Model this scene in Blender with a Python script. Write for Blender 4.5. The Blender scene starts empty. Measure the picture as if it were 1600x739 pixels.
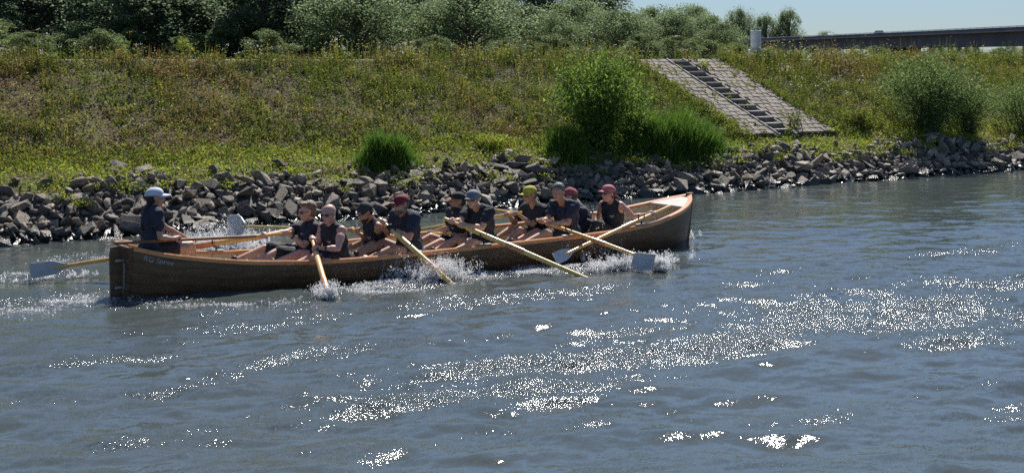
import bpy, bmesh, math, random
import numpy as np
from mathutils import Vector, Matrix, noise
from mathutils.bvhtree import BVHTree
R = math.radians
SC = bpy.context.scene
COL = SC.collection
rng = np.random.default_rng(7)
random.seed(7)

# ------------------------------------------------------------------ camera, sky, sun
TH = R(35.2); S_, C_ = math.sin(TH), math.cos(TH); EYE = 2.85; FP = 2200.0
cam = bpy.data.cameras.new('camera'); camo = bpy.data.objects.new('camera', cam); COL.objects.link(camo)
camo.location = (0, 0, EYE); camo.rotation_euler = (R(90), 0, -TH)
cam.sensor_width = 36; cam.lens = 36 * FP / 1600; cam.shift_y = -277.5 / 1600; cam.clip_end = 6000; cam.clip_start = .1
SC.camera = camo
SUN_EL, SUN_AZ = R(48), TH + R(10)
w = bpy.data.worlds.new('World'); SC.world = w; w.use_nodes = True
nt = w.node_tree; bg = nt.nodes['Background']
sky = nt.nodes.new('ShaderNodeTexSky'); sky.sky_type = 'NISHITA'; sky.sun_disc = False
sky.sun_elevation = SUN_EL; sky.sun_rotation = SUN_AZ; sky.altitude = 50; sky.air_density = .8; sky.dust_density = .15; sky.ozone_density = 2.5
hs_ = nt.nodes.new('ShaderNodeMix'); hs_.data_type = 'RGBA'; hs_.blend_type = 'MULTIPLY'; hs_.inputs[0].default_value = 1; hs_.inputs[7].default_value = (.92, .99, 1.08, 1)
hz_ = nt.nodes.new('ShaderNodeTexCoord'); hx_ = nt.nodes.new('ShaderNodeSeparateXYZ'); nt.links.new(hz_.outputs['Generated'], hx_.inputs[0])
hr_ = nt.nodes.new('ShaderNodeValToRGB'); hr_.color_ramp.elements[0].position = .0; hr_.color_ramp.elements[0].color = (.40, .46, .56, 1); hr_.color_ramp.elements[1].position = .30; hr_.color_ramp.elements[1].color = (.92, .99, 1.08, 1)
nt.links.new(hx_.outputs[2], hr_.inputs[0]); nt.links.new(hr_.outputs[0], hs_.inputs[7])
nt.links.new(sky.outputs[0], hs_.inputs[6]); nt.links.new(hs_.outputs[2], bg.inputs[0]); bg.inputs[1].default_value = .078
sl = bpy.data.lights.new('sun', 'SUN'); sl.energy = 5.0; sl.angle = R(.53); sl.color = (1, .955, .88)
slo = bpy.data.objects.new('sun', sl); COL.objects.link(slo)
sd = Vector((math.cos(SUN_EL) * math.sin(SUN_AZ), math.cos(SUN_EL) * math.cos(SUN_AZ), math.sin(SUN_EL)))
slo.rotation_euler = sd.to_track_quat('Z', 'Y').to_euler()
SC.view_settings.view_transform = 'Standard'; SC.view_settings.look = 'None'; SC.view_settings.gamma = 1
SC.view_settings.exposure = .56
SC.cycles.use_denoising = False; SC.cycles.sample_clamp_indirect = .6; SC.cycles.blur_glossy = 1.0
SC.cycles.max_bounces = 6; SC.cycles.transparent_max_bounces = 6; SC.cycles.caustics_reflective = False; SC.cycles.caustics_refractive = False

# ------------------------------------------------------------------ survey helpers (world: X along the river, Y across it, Z up)
def W(px, py, Y):
    k = (px - 800) / FP; f = Y / (C_ - S_ * k)
    return Vector((f * (S_ + C_ * k), Y, EYE - (py - 92) * f / FP))
def Wz(px, py, z=0.0):
    k = (px - 800) / FP; f = FP * (EYE - z) / (py - 92)
    return Vector((f * (S_ + C_ * k), f * (C_ - S_ * k), z))
def G(px, f, z=0.0):
    k = (px - 800) / FP
    return Vector((f * (S_ + C_ * k), f * (C_ - S_ * k), z))
def proj(p):
    f = S_ * p[0] + C_ * p[1]; r = C_ * p[0] - S_ * p[1]
    return 800 + FP * r / f, 92 + FP * (EYE - p[2]) / f

# ------------------------------------------------------------------ materials
def mat(name, col=(.5, .5, .5), rough=.6, col2=None, scale=8, bump=0, bscale=None, metallic=0, spec=.5, detail=5, stretch=None, coat=0, attr=False, translucent=0):
    m = bpy.data.materials.new(name); m.use_nodes = True; t = m.node_tree; p = t.nodes['Principled BSDF']
    p.inputs['Base Color'].default_value = (*col, 1); p.inputs['Roughness'].default_value = rough
    p.inputs['Metallic'].default_value = metallic; p.inputs['Specular IOR Level'].default_value = spec
    if coat: p.inputs['Coat Weight'].default_value = coat; p.inputs['Coat Roughness'].default_value = .15
    tc = t.nodes.new('ShaderNodeTexCoord'); vec = tc.outputs['Object']
    if stretch:
        mp = t.nodes.new('ShaderNodeMapping'); mp.inputs['Scale'].default_value = stretch
        t.links.new(vec, mp.inputs['Vector']); vec = mp.outputs[0]
    colout = None
    if attr:
        a = t.nodes.new('ShaderNodeAttribute'); a.attribute_name = 'col'; colout = a.outputs['Color']
    if col2 is not None:
        n = t.nodes.new('ShaderNodeTexNoise'); n.inputs['Scale'].default_value = scale; n.inputs['Detail'].default_value = detail
        t.links.new(vec, n.inputs['Vector'])
        r = t.nodes.new('ShaderNodeValToRGB'); r.color_ramp.elements[0].position = .35; r.color_ramp.elements[1].position = .65
        r.color_ramp.elements[0].color = (*col, 1); r.color_ramp.elements[1].color = (*col2, 1)
        t.links.new(n.outputs['Fac'], r.inputs['Fac']); colout = r.outputs['Color']
    if colout: t.links.new(colout, p.inputs['Base Color'])
    if bump:
        n2 = t.nodes.new('ShaderNodeTexNoise'); n2.inputs['Scale'].default_value = bscale or scale * 3; n2.inputs['Detail'].default_value = 6
        t.links.new(vec, n2.inputs['Vector'])
        b = t.nodes.new('ShaderNodeBump'); b.inputs['Strength'].default_value = bump; b.inputs['Distance'].default_value = .03
        t.links.new(n2.outputs['Fac'], b.inputs['Height']); t.links.new(b.outputs[0], p.inputs['Normal'])
    if translucent:
        tr = t.nodes.new('ShaderNodeBsdfTranslucent'); mx = t.nodes.new('ShaderNodeMixShader'); mx.inputs[0].default_value = translucent
        if colout: t.links.new(colout, tr.inputs['Color'])
        else: tr.inputs['Color'].default_value = (*col, 1)
        out = t.nodes['Material Output']
        t.links.new(p.outputs[0], mx.inputs[1]); t.links.new(tr.outputs[0], mx.inputs[2]); t.links.new(mx.outputs[0], out.inputs[0])
    return m
M = {}
M['leaf'] = mat('leaf', attr=True, rough=.6, translucent=.5, spec=.2)
M['far_leaf'] = mat('far_leaf', attr=True, rough=.6, translucent=.55, spec=.25)
M['petal'] = mat('petal', attr=True, rough=.6, translucent=.3)
M['bark'] = mat('bark', (.09, .07, .05), .9, (.16, .13, .10), 6, .5)
M['rock'] = mat('rock', (.12, .094, .069), .75, (.33, .268, .198), 5, .8, 12)
M['rock_dark'] = mat('rock_dark', (.062, .050, .040), .6, (.175, .146, .114), 6, .8, 12)
M['rock_tan'] = mat('rock_tan', (.20, .16, .115), .8, (.46, .38, .285), 6, .7, 14)
M['rubble'] = mat('rubble', (.035, .030, .026), .95, (.09, .078, .066), 5, .8, 12)
M['paving'] = mat('paving_concrete', (.20, .168, .135), .9, (.31, .265, .215), 9, .4, 40)
M['paving_b'] = mat('paving_concrete_worn', (.15, .125, .10), .9, (.24, .205, .17), 9, .4, 40)
M['concrete'] = mat('concrete', (.30, .275, .24), .9, (.40, .37, .33), 4, .3, 30)
M['post'] = mat('pale_concrete', (.52, .53, .54), .8, (.68, .69, .70), 5, .2, 40)
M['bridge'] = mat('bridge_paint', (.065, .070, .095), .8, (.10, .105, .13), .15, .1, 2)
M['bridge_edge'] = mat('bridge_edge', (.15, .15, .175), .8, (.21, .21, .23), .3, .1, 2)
M['hull'] = mat('varnished_hull', (.085, .045, .021), .48, (.15, .084, .038), 5, .05, 30, stretch=(.35, 3, 3), coat=.08)
M['cream'] = mat('cream_paint', (.62, .54, .38), .55, (.70, .62, .46), 4, .1)
M['rail'] = mat('rail_wood', (.60, .235, .075), .35, (.75, .34, .13), 6, .1, 30, stretch=(.3, 3, 3), coat=.3)
M['oarwood'] = mat('oar_wood', (.74, .38, .09), .35, (.86, .50, .15), 5, .1, 30, stretch=(2, 2, 2), coat=.3)
M['oaryellow'] = mat('oar_pale_wood', (.76, .48, .12), .35, (.88, .62, .20), 5, .1, 30, stretch=(2, 2, 2), coat=.3)
M['tiller'] = mat('dark_wood', (.17, .08, .045), .65, (.26, .13, .07), 6, .1, 30)
M['blade'] = mat('blade_paint', (.40, .42, .45), .45, (.47, .49, .52), 6, .05)
M['metal'] = mat('galvanised_metal', (.35, .36, .37), .4, (.45, .46, .47), 20, .1, metallic=.7)
M['black'] = mat('black_rubber', (.015, .015, .017), .5)
M['letter'] = mat('lettering', (.50, .47, .42), .6, (.22, .20, .18), 20)
M['path'] = mat('path_gravel', (.40, .36, .30), .95, (.52, .47, .40), 3, .4, 20)
M['foam'] = mat('foam', (.96, .96, .96), .25, spec=.8, translucent=.68)
M['wood_plain'] = M['rail']

M['riser'] = mat('shaded_concrete', (.085, .075, .065), .95, (.15, .135, .115), 5, .4, 30)  # shade on the stair risers, painted in as a darker concrete colour
for k_ in ('rock', 'rock_dark', 'rock_tan', 'rubble'):   # wet, algae-darkened band just above the river level
    t = M[k_].node_tree; p = t.nodes['Principled BSDF']; src = p.inputs['Base Color'].links[0].from_socket
    ge = t.nodes.new('ShaderNodeNewGeometry'); sx = t.nodes.new('ShaderNodeSeparateXYZ'); t.links.new(ge.outputs['Position'], sx.inputs[0])
    nz = t.nodes.new('ShaderNodeTexNoise'); nz.inputs['Scale'].default_value = 2.5; t.links.new(ge.outputs['Position'], nz.inputs['Vector'])
    ad = t.nodes.new('ShaderNodeMath'); ad.operation = 'MULTIPLY_ADD'; t.links.new(nz.outputs['Fac'], ad.inputs[0]); ad.inputs[1].default_value = -.22; t.links.new(sx.outputs[2], ad.inputs[2])
    mr = t.nodes.new('ShaderNodeMapRange'); mr.inputs['From Min'].default_value = -.02; mr.inputs['From Max'].default_value = .07; t.links.new(ad.outputs[0], mr.inputs['Value'])
    mc = t.nodes.new('ShaderNodeMix'); mc.data_type = 'RGBA'; t.links.new(mr.outputs[0], mc.inputs[0]); mc.inputs[6].default_value = (.030, .030, .022, 1); t.links.new(src, mc.inputs[7]); t.links.new(mc.outputs[2], p.inputs['Base Color'])
    m2 = t.nodes.new('ShaderNodeMapRange'); m2.inputs['To Min'].default_value = .25; m2.inputs['To Max'].default_value = .75; t.links.new(mr.outputs[0], m2.inputs['Value']); t.links.new(m2.outputs[0], p.inputs['Roughness'])

# ------------------------------------------------------------------ object helpers
def tag(o, label=None, cat=None, group=None, kind=None):
    if label: o['label'] = label
    if cat: o['category'] = cat
    if group: o['group'] = group
    if kind: o['kind'] = kind
    return o
def link(name, me, parent=None, mats=()):
    o = bpy.data.objects.new(name, me); COL.objects.link(o)
    for m in mats: me.materials.append(m)
    if parent: o.parent = parent
    return o
def empty(name, loc=(0, 0, 0), rz=0):
    o = bpy.data.objects.new(name, None); COL.objects.link(o); o.location = loc; o.rotation_euler = (0, 0, rz); o.empty_display_size = .1
    return o
def npmesh(name, V, F, smooth=False, col=None, matidx=None):
    """V (n,3), F (m,k) with one face size"""
    me = bpy.data.meshes.new(name); V = np.asarray(V, np.float32); F = np.asarray(F, np.int32)
    k = F.shape[1]
    me.vertices.add(len(V)); me.vertices.foreach_set('co', V.ravel())
    me.loops.add(F.size); me.loops.foreach_set('vertex_index', F.ravel())
    me.polygons.add(len(F)); me.polygons.foreach_set('loop_start', np.arange(0, F.size, k, dtype=np.int32))
    me.polygons.foreach_set('loop_total', np.full(len(F), k, np.int32))
    if matidx is not None: me.polygons.foreach_set('material_index', np.asarray(matidx, np.int32))
    me.update(calc_edges=True)
    if smooth: me.polygons.foreach_set('use_smooth', np.ones(len(F), bool))
    if col is not None:
        a = me.attributes.new('col', 'FLOAT_COLOR', 'POINT')
        c = np.ones((len(V), 4), np.float32); c[:, :3] = col; a.data.foreach_set('color', c.ravel())
    return me
def bmobj(name, bm, m, parent=None, smooth=False):
    me = bpy.data.meshes.new(name)
    bmesh.ops.recalc_face_normals(bm, faces=bm.faces)
    bm.to_mesh(me); bm.free()
    if smooth: me.polygons.foreach_set('use_smooth', np.ones(len(me.polygons), bool))
    return link(name, me, parent, m if isinstance(m, (list, tuple)) else (m,))
def bbox(bm, x0, x1, y0, y1, z0, z1, bevel=0, mi=0):
    vs = [bm.verts.new((x, y, z)) for x in (x0, x1) for y in (y0, y1) for z in (z0, z1)]
    fs = [bm.faces.new([vs[i] for i in q]) for q in ((0, 1, 3, 2), (4, 6, 7, 5), (0, 4, 5, 1), (2, 3, 7, 6), (0, 2, 6, 4), (1, 5, 7, 3))]
    for f in fs: f.material_index = mi
    if bevel:
        es = list({e for f in fs for e in f.edges})
        bmesh.ops.bevel(bm, geom=es, offset=bevel, segments=1, affect='EDGES')
    return vs
def boxobj(name, x0, x1, y0, y1, z0, z1, m, parent=None, bevel=0):
    bm = bmesh.new(); bbox(bm, x0, x1, y0, y1, z0, z1, bevel); return bmobj(name, bm, m, parent)
def frame(d):
    d = Vector(d).normalized(); up = Vector((0, 0, 1)) if abs(d.z) < .95 else Vector((1, 0, 0))
    a = d.cross(up).normalized(); b = a.cross(d).normalized()
    return d, a, b
def tube(bm, pts, rads, n=10, flat=1.0, up=None, caps=True):
    """sweep of rings; rads per point; flat = squash along second axis"""
    pts = [Vector(p) for p in pts]; rings = []
    for i, p in enumerate(pts):
        d = (pts[min(i + 1, len(pts) - 1)] - pts[max(i - 1, 0)])
        d, a, b = frame(d)
        if up is not None:
            a = d.cross(Vector(up)).normalized(); b = a.cross(d).normalized()
        r = rads[i] if isinstance(rads, (list, tuple)) else rads
        rings.append([bm.verts.new(p + a * r * math.cos(2 * math.pi * j / n) + b * r * flat * math.sin(2 * math.pi * j / n)) for j in range(n)])
    for i in range(len(rings) - 1):
        for j in range(n):
            bm.faces.new((rings[i][j], rings[i][(j + 1) % n], rings[i + 1][(j + 1) % n], rings[i + 1][j]))
    if caps:
        bm.faces.new(rings[0][::-1]); bm.faces.new(rings[-1])
    return rings
def capsule(bm, p0, r0, p1, r1, n=12):
    p0, p1 = Vector(p0), Vector(p1); d = (p1 - p0)
    if d.length < 1e-5: d = Vector((0, 0, 1e-4))
    dn = d.normalized()
    pts, rr = [], []
    for a in (80, 60, 35, 10): pts.append(p0 - dn * r0 * math.sin(R(a))); rr.append(r0 * math.cos(R(a)))
    for t in (.33, .66): pts.append(p0 + d * t); rr.append(r0 + (r1 - r0) * t)
    for a in (10, 35, 60, 80): pts.append(p1 + dn * r1 * math.sin(R(a))); rr.append(r1 * math.cos(R(a)))
    dd, a_, b_ = frame(dn); rings = []
    for p, r in zip(pts, rr):
        rings.append([bm.verts.new(p + a_ * r * math.cos(2 * math.pi * j / n) + b_ * r * math.sin(2 * math.pi * j / n)) for j in range(n)])
    for i in range(len(rings) - 1):
        for j in range(n): bm.faces.new((rings[i][j], rings[i][(j + 1) % n], rings[i + 1][(j + 1) % n], rings[i + 1][j]))
    bm.faces.new(rings[0][::-1]); bm.faces.new(rings[-1])
def ellip(bm, c, ax, rad, u=14, v=9):
    """ax = 3 orthonormal axis vectors, rad = 3 radii"""
    mt = Matrix(((ax[0][0] * rad[0], ax[1][0] * rad[1], ax[2][0] * rad[2], c[0]),
                 (ax[0][1] * rad[0], ax[1][1] * rad[1], ax[2][1] * rad[2], c[1]),
                 (ax[0][2] * rad[0], ax[1][2] * rad[1], ax[2][2] * rad[2], c[2]), (0, 0, 0, 1)))
    return bmesh.ops.create_uvsphere(bm, u_segments=u, v_segments=v, radius=1, matrix=mt)['verts']
_tmp = bpy.data.collections.new('tmp'); COL.children.link(_tmp)
def remeshed(bm, voxel, smooth=3, ratio=1.0, fold=0, fscale=9):
    bmesh.ops.recalc_face_normals(bm, faces=bm.faces)
    me = bpy.data.meshes.new('t'); bm.to_mesh(me); bm.free()
    o = bpy.data.objects.new('t', me); _tmp.objects.link(o)
    m = o.modifiers.new('r', 'REMESH'); m.mode = 'VOXEL'; m.voxel_size = voxel
    if smooth:
        s = o.modifiers.new('s', 'SMOOTH'); s.iterations = smooth; s.factor = .5
    if ratio < 1:
        d = o.modifiers.new('d', 'DECIMATE'); d.ratio = ratio
    dg = bpy.context.evaluated_depsgraph_get(); dg.update()
    out = bpy.data.meshes.new_from_object(o.evaluated_get(dg), depsgraph=dg)
    bpy.data.objects.remove(o); bpy.data.meshes.remove(me)
    if fold:
        n = len(out.vertices); co = np.empty(n * 3, np.float32); out.vertices.foreach_get('co', co); co = co.reshape(-1, 3)
        no = np.array([v.normal[:] for v in out.vertices], np.float32)
        for i in range(n):
            p = Vector(co[i]) * fscale
            h = 1 - abs(noise.noise(p + Vector((0, 0, co[i][2] * fscale * .6)))) * 2.2 + .4 * noise.noise(p * 2.3)
            co[i] += no[i] * h * fold
        out.vertices.foreach_set('co', co.ravel()); out.update()
    out.polygons.foreach_set('use_smooth', np.ones(len(out.polygons), bool))
    return out

# ------------------------------------------------------------------ terrain
def sst(a, b, x): t = np.clip((x - a) / (b - a), 0, 1); return t * t * (3 - 2 * t)
def ground(X, Y):
    X = np.asarray(X, float); Y = np.asarray(Y, float)
    wv = sst(8, 25, X); fy = 24.9 - .8 * wv; fz = 1.15 - .12 * wv
    z = np.interp(Y, [-1e4, 14, 20.5, 22, 23.3, 23.8], [-3, -3, -1.0, -.08, .68, .88])
    z = np.where(Y > 23.8, .88 + (fz - .88) * np.clip((Y - 23.8) / (fy - 23.8), 0, 1), z)
    z = np.where(Y > fy, fz + (2.80 - fz) * np.clip((Y - fy) / (28.1 - fy), 0, 1), z)
    z = np.where(Y > 28.1, np.interp(Y, [28.1, 28.5, 31.2, 33, 40, 2500], [2.80, 2.815, 2.80, 2.55, 2.45, 2.45]), z)
    bump = .035 * np.sin(X * 1.7 + Y * .9) * np.sin(Y * 2.1 - X * .6) + .025 * np.sin(X * 4.3 + 1) * np.sin(Y * 3.7 + X)
    stair = 1 - sst(1.9, 2.6, np.abs(X - 25.15))
    msk = ((Y > 23.4) & (Y < 28.0)) * (1 - stair) + .2 * ((Y > 33))
    return z + bump * msk - .05 * stair * (Y > 23.6) * (Y < 28.15)
xs = np.unique(np.concatenate([np.linspace(-3000, -60, 12), np.linspace(-60, 0, 12), np.arange(0, 62, .35), np.arange(22.4, 28, .12), np.linspace(64, 200, 14), np.linspace(300, 3500, 12)]))
ys = np.unique(np.concatenate([[-60, -20, 5, 14, 20.5, 21.5], np.arange(22, 29, .12), [28.5, 29, 30, 31.2, 32, 33, 36, 40, 60, 120, 300, 800, 1600, 3500]]))
XX, YY = np.meshgrid(xs, ys); ZZ = ground(XX, YY)
def gridfaces(ny, nx):
    i = np.arange(ny - 1)[:, None] * nx + np.arange(nx - 1)[None, :]
    return np.stack([i, i + 1, i + nx + 1, i + nx], -1).reshape(-1, 4)
gm = mat('bank_soil', rough=.95)
t = gm.node_tree; p = t.nodes['Principled BSDF']; p.inputs['Specular IOR Level'].default_value = .2
ge = t.nodes.new('ShaderNodeNewGeometry')
n1 = t.nodes.new('ShaderNodeTexNoise'); n1.inputs['Scale'].default_value = 1.1; n1.inputs['Detail'].default_value = 8; n1.inputs['Roughness'].default_value = .7
n2 = t.nodes.new('ShaderNodeTexNoise'); n2.inputs['Scale'].default_value = 14; n2.inputs['Detail'].default_value = 6
for n in (n1, n2): t.links.new(ge.outputs['Position'], n.inputs['Vector'])
r1 = t.nodes.new('ShaderNodeValToRGB'); e = r1.color_ramp.elements; e[0].position = .36; e[0].color = (.085, .060, .046, 1); e[1].position = .62; e[1].color = (.095, .120, .030, 1)
x_ = e.new(.5); x_.color = (.115, .088, .050, 1)
r2 = t.nodes.new('ShaderNodeValToRGB'); r2.color_ramp.elements[0].position = .3; r2.color_ramp.elements[0].color = (.55, .55, .55, 1); r2.color_ramp.elements[1].position = .7; r2.color_ramp.elements[1].color = (1.35, 1.3, 1.25, 1)
mx = t.nodes.new('ShaderNodeMix'); mx.data_type = 'RGBA'; mx.blend_type = 'MULTIPLY'; mx.inputs[0].default_value = 1
t.links.new(n1.outputs['Fac'], r1.inputs['Fac']); t.links.new(n2.outputs['Fac'], r2.inputs['Fac'])
t.links.new(r1.outputs[0], mx.inputs[6]); t.links.new(r2.outputs[0], mx.inputs[7]); t.links.new(mx.outputs[2], p.inputs['Base Color'])
b = t.nodes.new('ShaderNodeBump'); b.inputs['Strength'].default_value = .8; b.inputs['Distance'].default_value = .05
t.links.new(n2.outputs['Fac'], b.inputs['Height']); t.links.new(b.outputs[0], p.inputs['Normal'])
V = np.stack([XX, YY, ZZ], -1).reshape(-1, 3)
terrain = link('riverbank_terrain', npmesh('riverbank_terrain', V, gridfaces(len(ys), len(xs)), smooth=True), mats=(gm,))
tag(terrain, 'grassy river embankment rising to a level crest', kind='structure')
# path along the crest
px_ = np.concatenate([np.linspace(-200, 0, 10), np.arange(1, 60, 1.0), np.linspace(60, 300, 12)])
py_ = np.array([28.25, 28.6, 29.6, 30.9, 31.15]); PX, PY = np.meshgrid(px_, py_)
V = np.stack([PX, PY + .05 * np.sin(PX * 1.3) * (np.abs(PY - 29.6) > 1.2), ground(PX, PY) + .012], -1).reshape(-1, 3)
tag(link('path', npmesh('path', V, gridfaces(len(py_), len(px_))), mats=(M['path'],)), 'pale gravel path along the embankment crest', kind='structure')

# ------------------------------------------------------------------ boat lines
BX0, BL, BY = 5.96, 9.12, 16.5
def beam(u): return .86 * np.interp(u, [0, .1, .25, .4, .6, .75, .85, .93, .97, 1], [.28, .50, .82, .97, 1, .97, .86, .62, .38, .012])
def sheer(u): return np.interp(u, [0, .04, .08, .15, .23, .31, .38, .46, .54, .62, .69, .77, .85, .92, .96, 1], [.60, .50, .435, .352, .31, .302, .315, .326, .336, .345, .353, .373, .42, .52, .60, .71])
_uu = np.linspace(0, 1, 201)
_k = np.exp(-np.linspace(-2, 2, 13) ** 2); _k /= _k.sum()
_bs = np.convolve(np.pad(beam(_uu), 6, mode='edge'), _k, 'valid'); _bs = np.where(_uu > .97, beam(_uu), _bs)
_ss = np.convolve(np.pad(sheer(_uu), 6, mode='reflect', reflect_type='odd'), _k, 'valid')
def B_(u): return float(np.interp(u, _uu, _bs))
def Sh(u): return float(np.interp(u, _uu, _ss))
ZK = -.24
def hullpt(u, q, side, inset=0.0):
    """q 0 keel .. 1 sheer"""
    bw = B_(u); zs = Sh(u)
    n = float(np.interp(u, [0, .12, .3, .75, .9, 1], [1.5, 1.0, .62, .62, .95, 1.3]))
    y = bw * math.sin(q * math.pi / 2) ** n
    z = ZK + (zs - ZK) * (1 - math.cos(q * math.pi / 2)) ** .92
    rake = 0.0
    if u > .9: rake = -.12 * ((u - .9) / .1) ** 2 * (1 - (z - ZK) / (zs - ZK))
    return Vector((BX0 + u * BL + rake, BY + side * max(y - inset, .004), z))

# ------------------------------------------------------------------ water
wx = np.arange(1.5, 43, .045); wy = np.arange(5.5, 23.0, .045)
NX, NY = len(wx), len(wy)
def field(k0, k1, slope_pow, seed, ang=None, spread=1.2):
    r = np.random.default_rng(seed)
    kx = np.fft.fftfreq(NX, .045) * 2 * np.pi; ky = np.fft.rfftfreq(NY, .045) * 2 * np.pi
    KX, KY = np.meshgrid(kx, ky, indexing='ij'); K = np.hypot(KX, KY) + 1e-6
    A = np.where((K > k0) & (K < k1), K ** slope_pow, 0)
    if ang is not None:
        d = np.abs(np.cos(np.arctan2(KY, KX) - ang)); A = A * (d ** spread + .08)
    Fq = A * (r.normal(size=K.shape) + 1j * r.normal(size=K.shape))
    f = np.fft.irfft2(Fq, s=(NX, NY)); return (f / f.std()).T
WX, WY = np.meshgrid(wx, wy)
# patches of choppy water (boat wash and a passing wake), given where they lie on the river
patches = [  # px, py, half length m along X, half width m along Y, strength
    (60, 470, 1.5, .55, 1.0), (150, 490, 1.3, .5, .9), (320, 500, 1.2, .35, .7), (420, 505, 1.0, .3, .6), (30, 545, .6, .22, .7), (560, 455, 1.0, .35, 1.0), (640, 447, .9, .3, 1.1), (700, 438, 1.0, .32, 1.15), (770, 432, .9, .3, 1.15), (840, 427, 1.1, .32, 1.15), (910, 421, .8, .26, 1.1), (960, 416, .7, .24, 1.0),
    (140, 400, 1.6, .35, .6), (60, 425, 1.3, .5, .7),
    (1380, 470, 2.6, 1.2, 1.1), (1270, 480, 1.2, .9, 1.0), (1450, 500, 2.0, .35, 1.0), (520, 470, .9, .2, .8), (230, 520, 1.3, .14, .7), (370, 520, .8, .12, .7), (990, 520, .5, .14, .7), (580, 700, .5, .1, .5), (400, 640, .4, .12, .5), (1560, 640, .8, .14, .5), (980, 590, .8, .1, .6), (60, 690, .4, .12, .5), (760, 640, .6, .12, .7), (1500, 450, 2.0, .7, .9), (1240, 500, .8, .5, .7), (1590, 430, 1.5, .5, .8), (1540, 520, 1.2, .25, .7),
    (700, 580, .8, .35, .75), (820, 600, .8, .3, .75), (640, 635, .8, .22, .7), (1080, 545, .8, .3, .7), (940, 525, .5, .16, .6), (690, 535, .4, .12, .6), (880, 570, .6, .22, .6),
    (170, 640, .45, .25, .55), (150, 700, .5, .25, .55), (320, 690, .4, .3, .5), (270, 600, .5, .15, .35), (450, 610, .5, .12, .4),
    (1300, 640, .9, .22, .5), (1420, 620, 1.0, .2, .5), (1500, 600, .8, .16, .4), (850, 620, .8, .15, .5), (1330, 655, .6, .12, .4), (520, 590, .9, .2, .5), (350, 560, .8, .12, .45), (200, 560, .8, .14, .5), (730, 680, .8, .18, .5), (900, 660, .8, .14, .5), (480, 700, .7, .15, .5), (60, 620, .6, .2, .5), (1050, 620, 1.2, .8, .1), (650, 690, 1.2, .5, .1)]
chop = np.zeros_like(WX)
wob = field(.5, 3, -1, 5); wob2 = field(1.5, 9, -.6, 6)
for (a, b_, lx, ly, s) in patches:
    q = Wz(a, b_); dx = (WX - q.x + .18 * wob) / lx; dy = (WY - q.y + .1 * wob2) / ly
    chop = np.maximum(chop, s * np.exp(-(dx * dx + dy * dy) ** 1.0 * 1.05))
streak = field(.6, 6, -1.0, 9, ang=math.pi / 2, spread=3)
fore = sst(17, 12, WY * .9 + WX * 0 + 2) * .12
chop = np.clip(chop * np.clip(.74 + .34 * streak + .22 * wob2, .08, 1.35) + fore * np.clip(streak, 0, 2) + .045 + .30 * np.clip(streak - .9, 0, 1) * (WY < 15.6), 0, 1.15)
# calmer lee under the far bank
swell = field(.7, 4.5, -1.7, 11, ang=R(62), spread=3)
mid = field(4, 16, -1.3, 12, ang=R(70), spread=1.5)
fine = field(16, 60, -1.1, 13, ang=R(75), spread=.8)
near = sst(20, 9, WY)
amp = .35 + .65 * near
hh = swell * .014 * amp + mid * (.0040 + .0085 * near + .008 * np.clip(chop, 0, 1)) + fine * (.0011 + .0024 * near + .0035 * np.clip(chop, 0, 1.2))
# bow wave and wash ridges beside the hull
bowp = Vector((15.0, 16.3)); d_ = WY - (BY - .95 - .10 * (15.1 - WX)); hh += .035 * np.exp(-(d_ / .16) ** 2) * (WX < 15.3) * (WX > 7) * (.6 + .4 * wob)
edge = np.clip(np.minimum.reduce([(WX - wx[0]) / 1.0, (wx[-1] - WX) / 1.0, (WY - wy[0]) / .6, (wy[-1] - WY) / .6]), 0, 1); hh *= edge
F = gridfaces(NY, NX)
cx = WX.ravel()[F].mean(1); cy = WY.ravel()[F].mean(1); uu = (cx - BX0) / BL
bwl = np.interp(uu, _uu, _bs) * np.interp(uu, [0, .12, .3, .75, .9, 1], [.40, .62, .84, .84, .62, .4])
inside = (uu > .015) & (uu < .975) & (np.abs(cy - BY) < bwl - .07)
F = F[~inside]
V = np.stack([WX, WY, hh], -1).reshape(-1, 3)
nv = len(V)
x0, x1, y0, y1 = wx[0], wx[-1], wy[0], wy[-1]
oV = np.array([(-2500, -400, 0), (x0, -400, 0), (x1, -400, 0), (3500, -400, 0), (-2500, y0, 0), (x0, y0, 0), (x1, y0, 0), (3500, y0, 0), (-2500, y1, 0), (x0, y1, 0), (x1, y1, 0), (3500, y1, 0)], float)
oF = np.array([(0, 1, 5, 4), (1, 2, 6, 5), (2, 3, 7, 6), (4, 5, 9, 8), (6, 7, 11, 10)]) + nv
me = npmesh('river_water', np.vstack([V, oV]), np.vstack([F, oF]), smooth=True)
a = me.attributes.new('chop', 'FLOAT', 'POINT'); a.data.foreach_set('value', np.concatenate([chop.ravel(), np.full(12, .1)]).astype(np.float32))
wm = bpy.data.materials.new('river_water'); wm.use_nodes = True; t = wm.node_tree; p = t.nodes['Principled BSDF']
p.inputs['IOR'].default_value = 1.333; WROUGH = p.inputs['Roughness']
geo = t.nodes.new('ShaderNodeNewGeometry'); at = t.nodes.new('ShaderNodeAttribute'); at.attribute_name = 'chop'
def vmath(op, a, b=None, s=None):
    n = t.nodes.new('ShaderNodeVectorMath'); n.operation = op
    if hasattr(a, 'links'): t.links.new(a, n.inputs[0])
    else: n.inputs[0].default_value = a
    if b is not None:
        if hasattr(b, 'links'): t.links.new(b, n.inputs[1])
        else: n.inputs[1].default_value = b
    if s is not None:
        if hasattr(s, 'links'): t.links.new(s, n.inputs['Scale'])
        else: n.inputs['Scale'].default_value = s
    return n.outputs[0]
def fmath(op, a, b, c=None):
    n = t.nodes.new('ShaderNodeMath'); n.operation = op
    for i, x in enumerate((a, b, c)):
        if x is None: continue
        if hasattr(x, 'links'): t.links.new(x, n.inputs[i])
        else: n.inputs[i].default_value = x
    return n.outputs[0]
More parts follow.
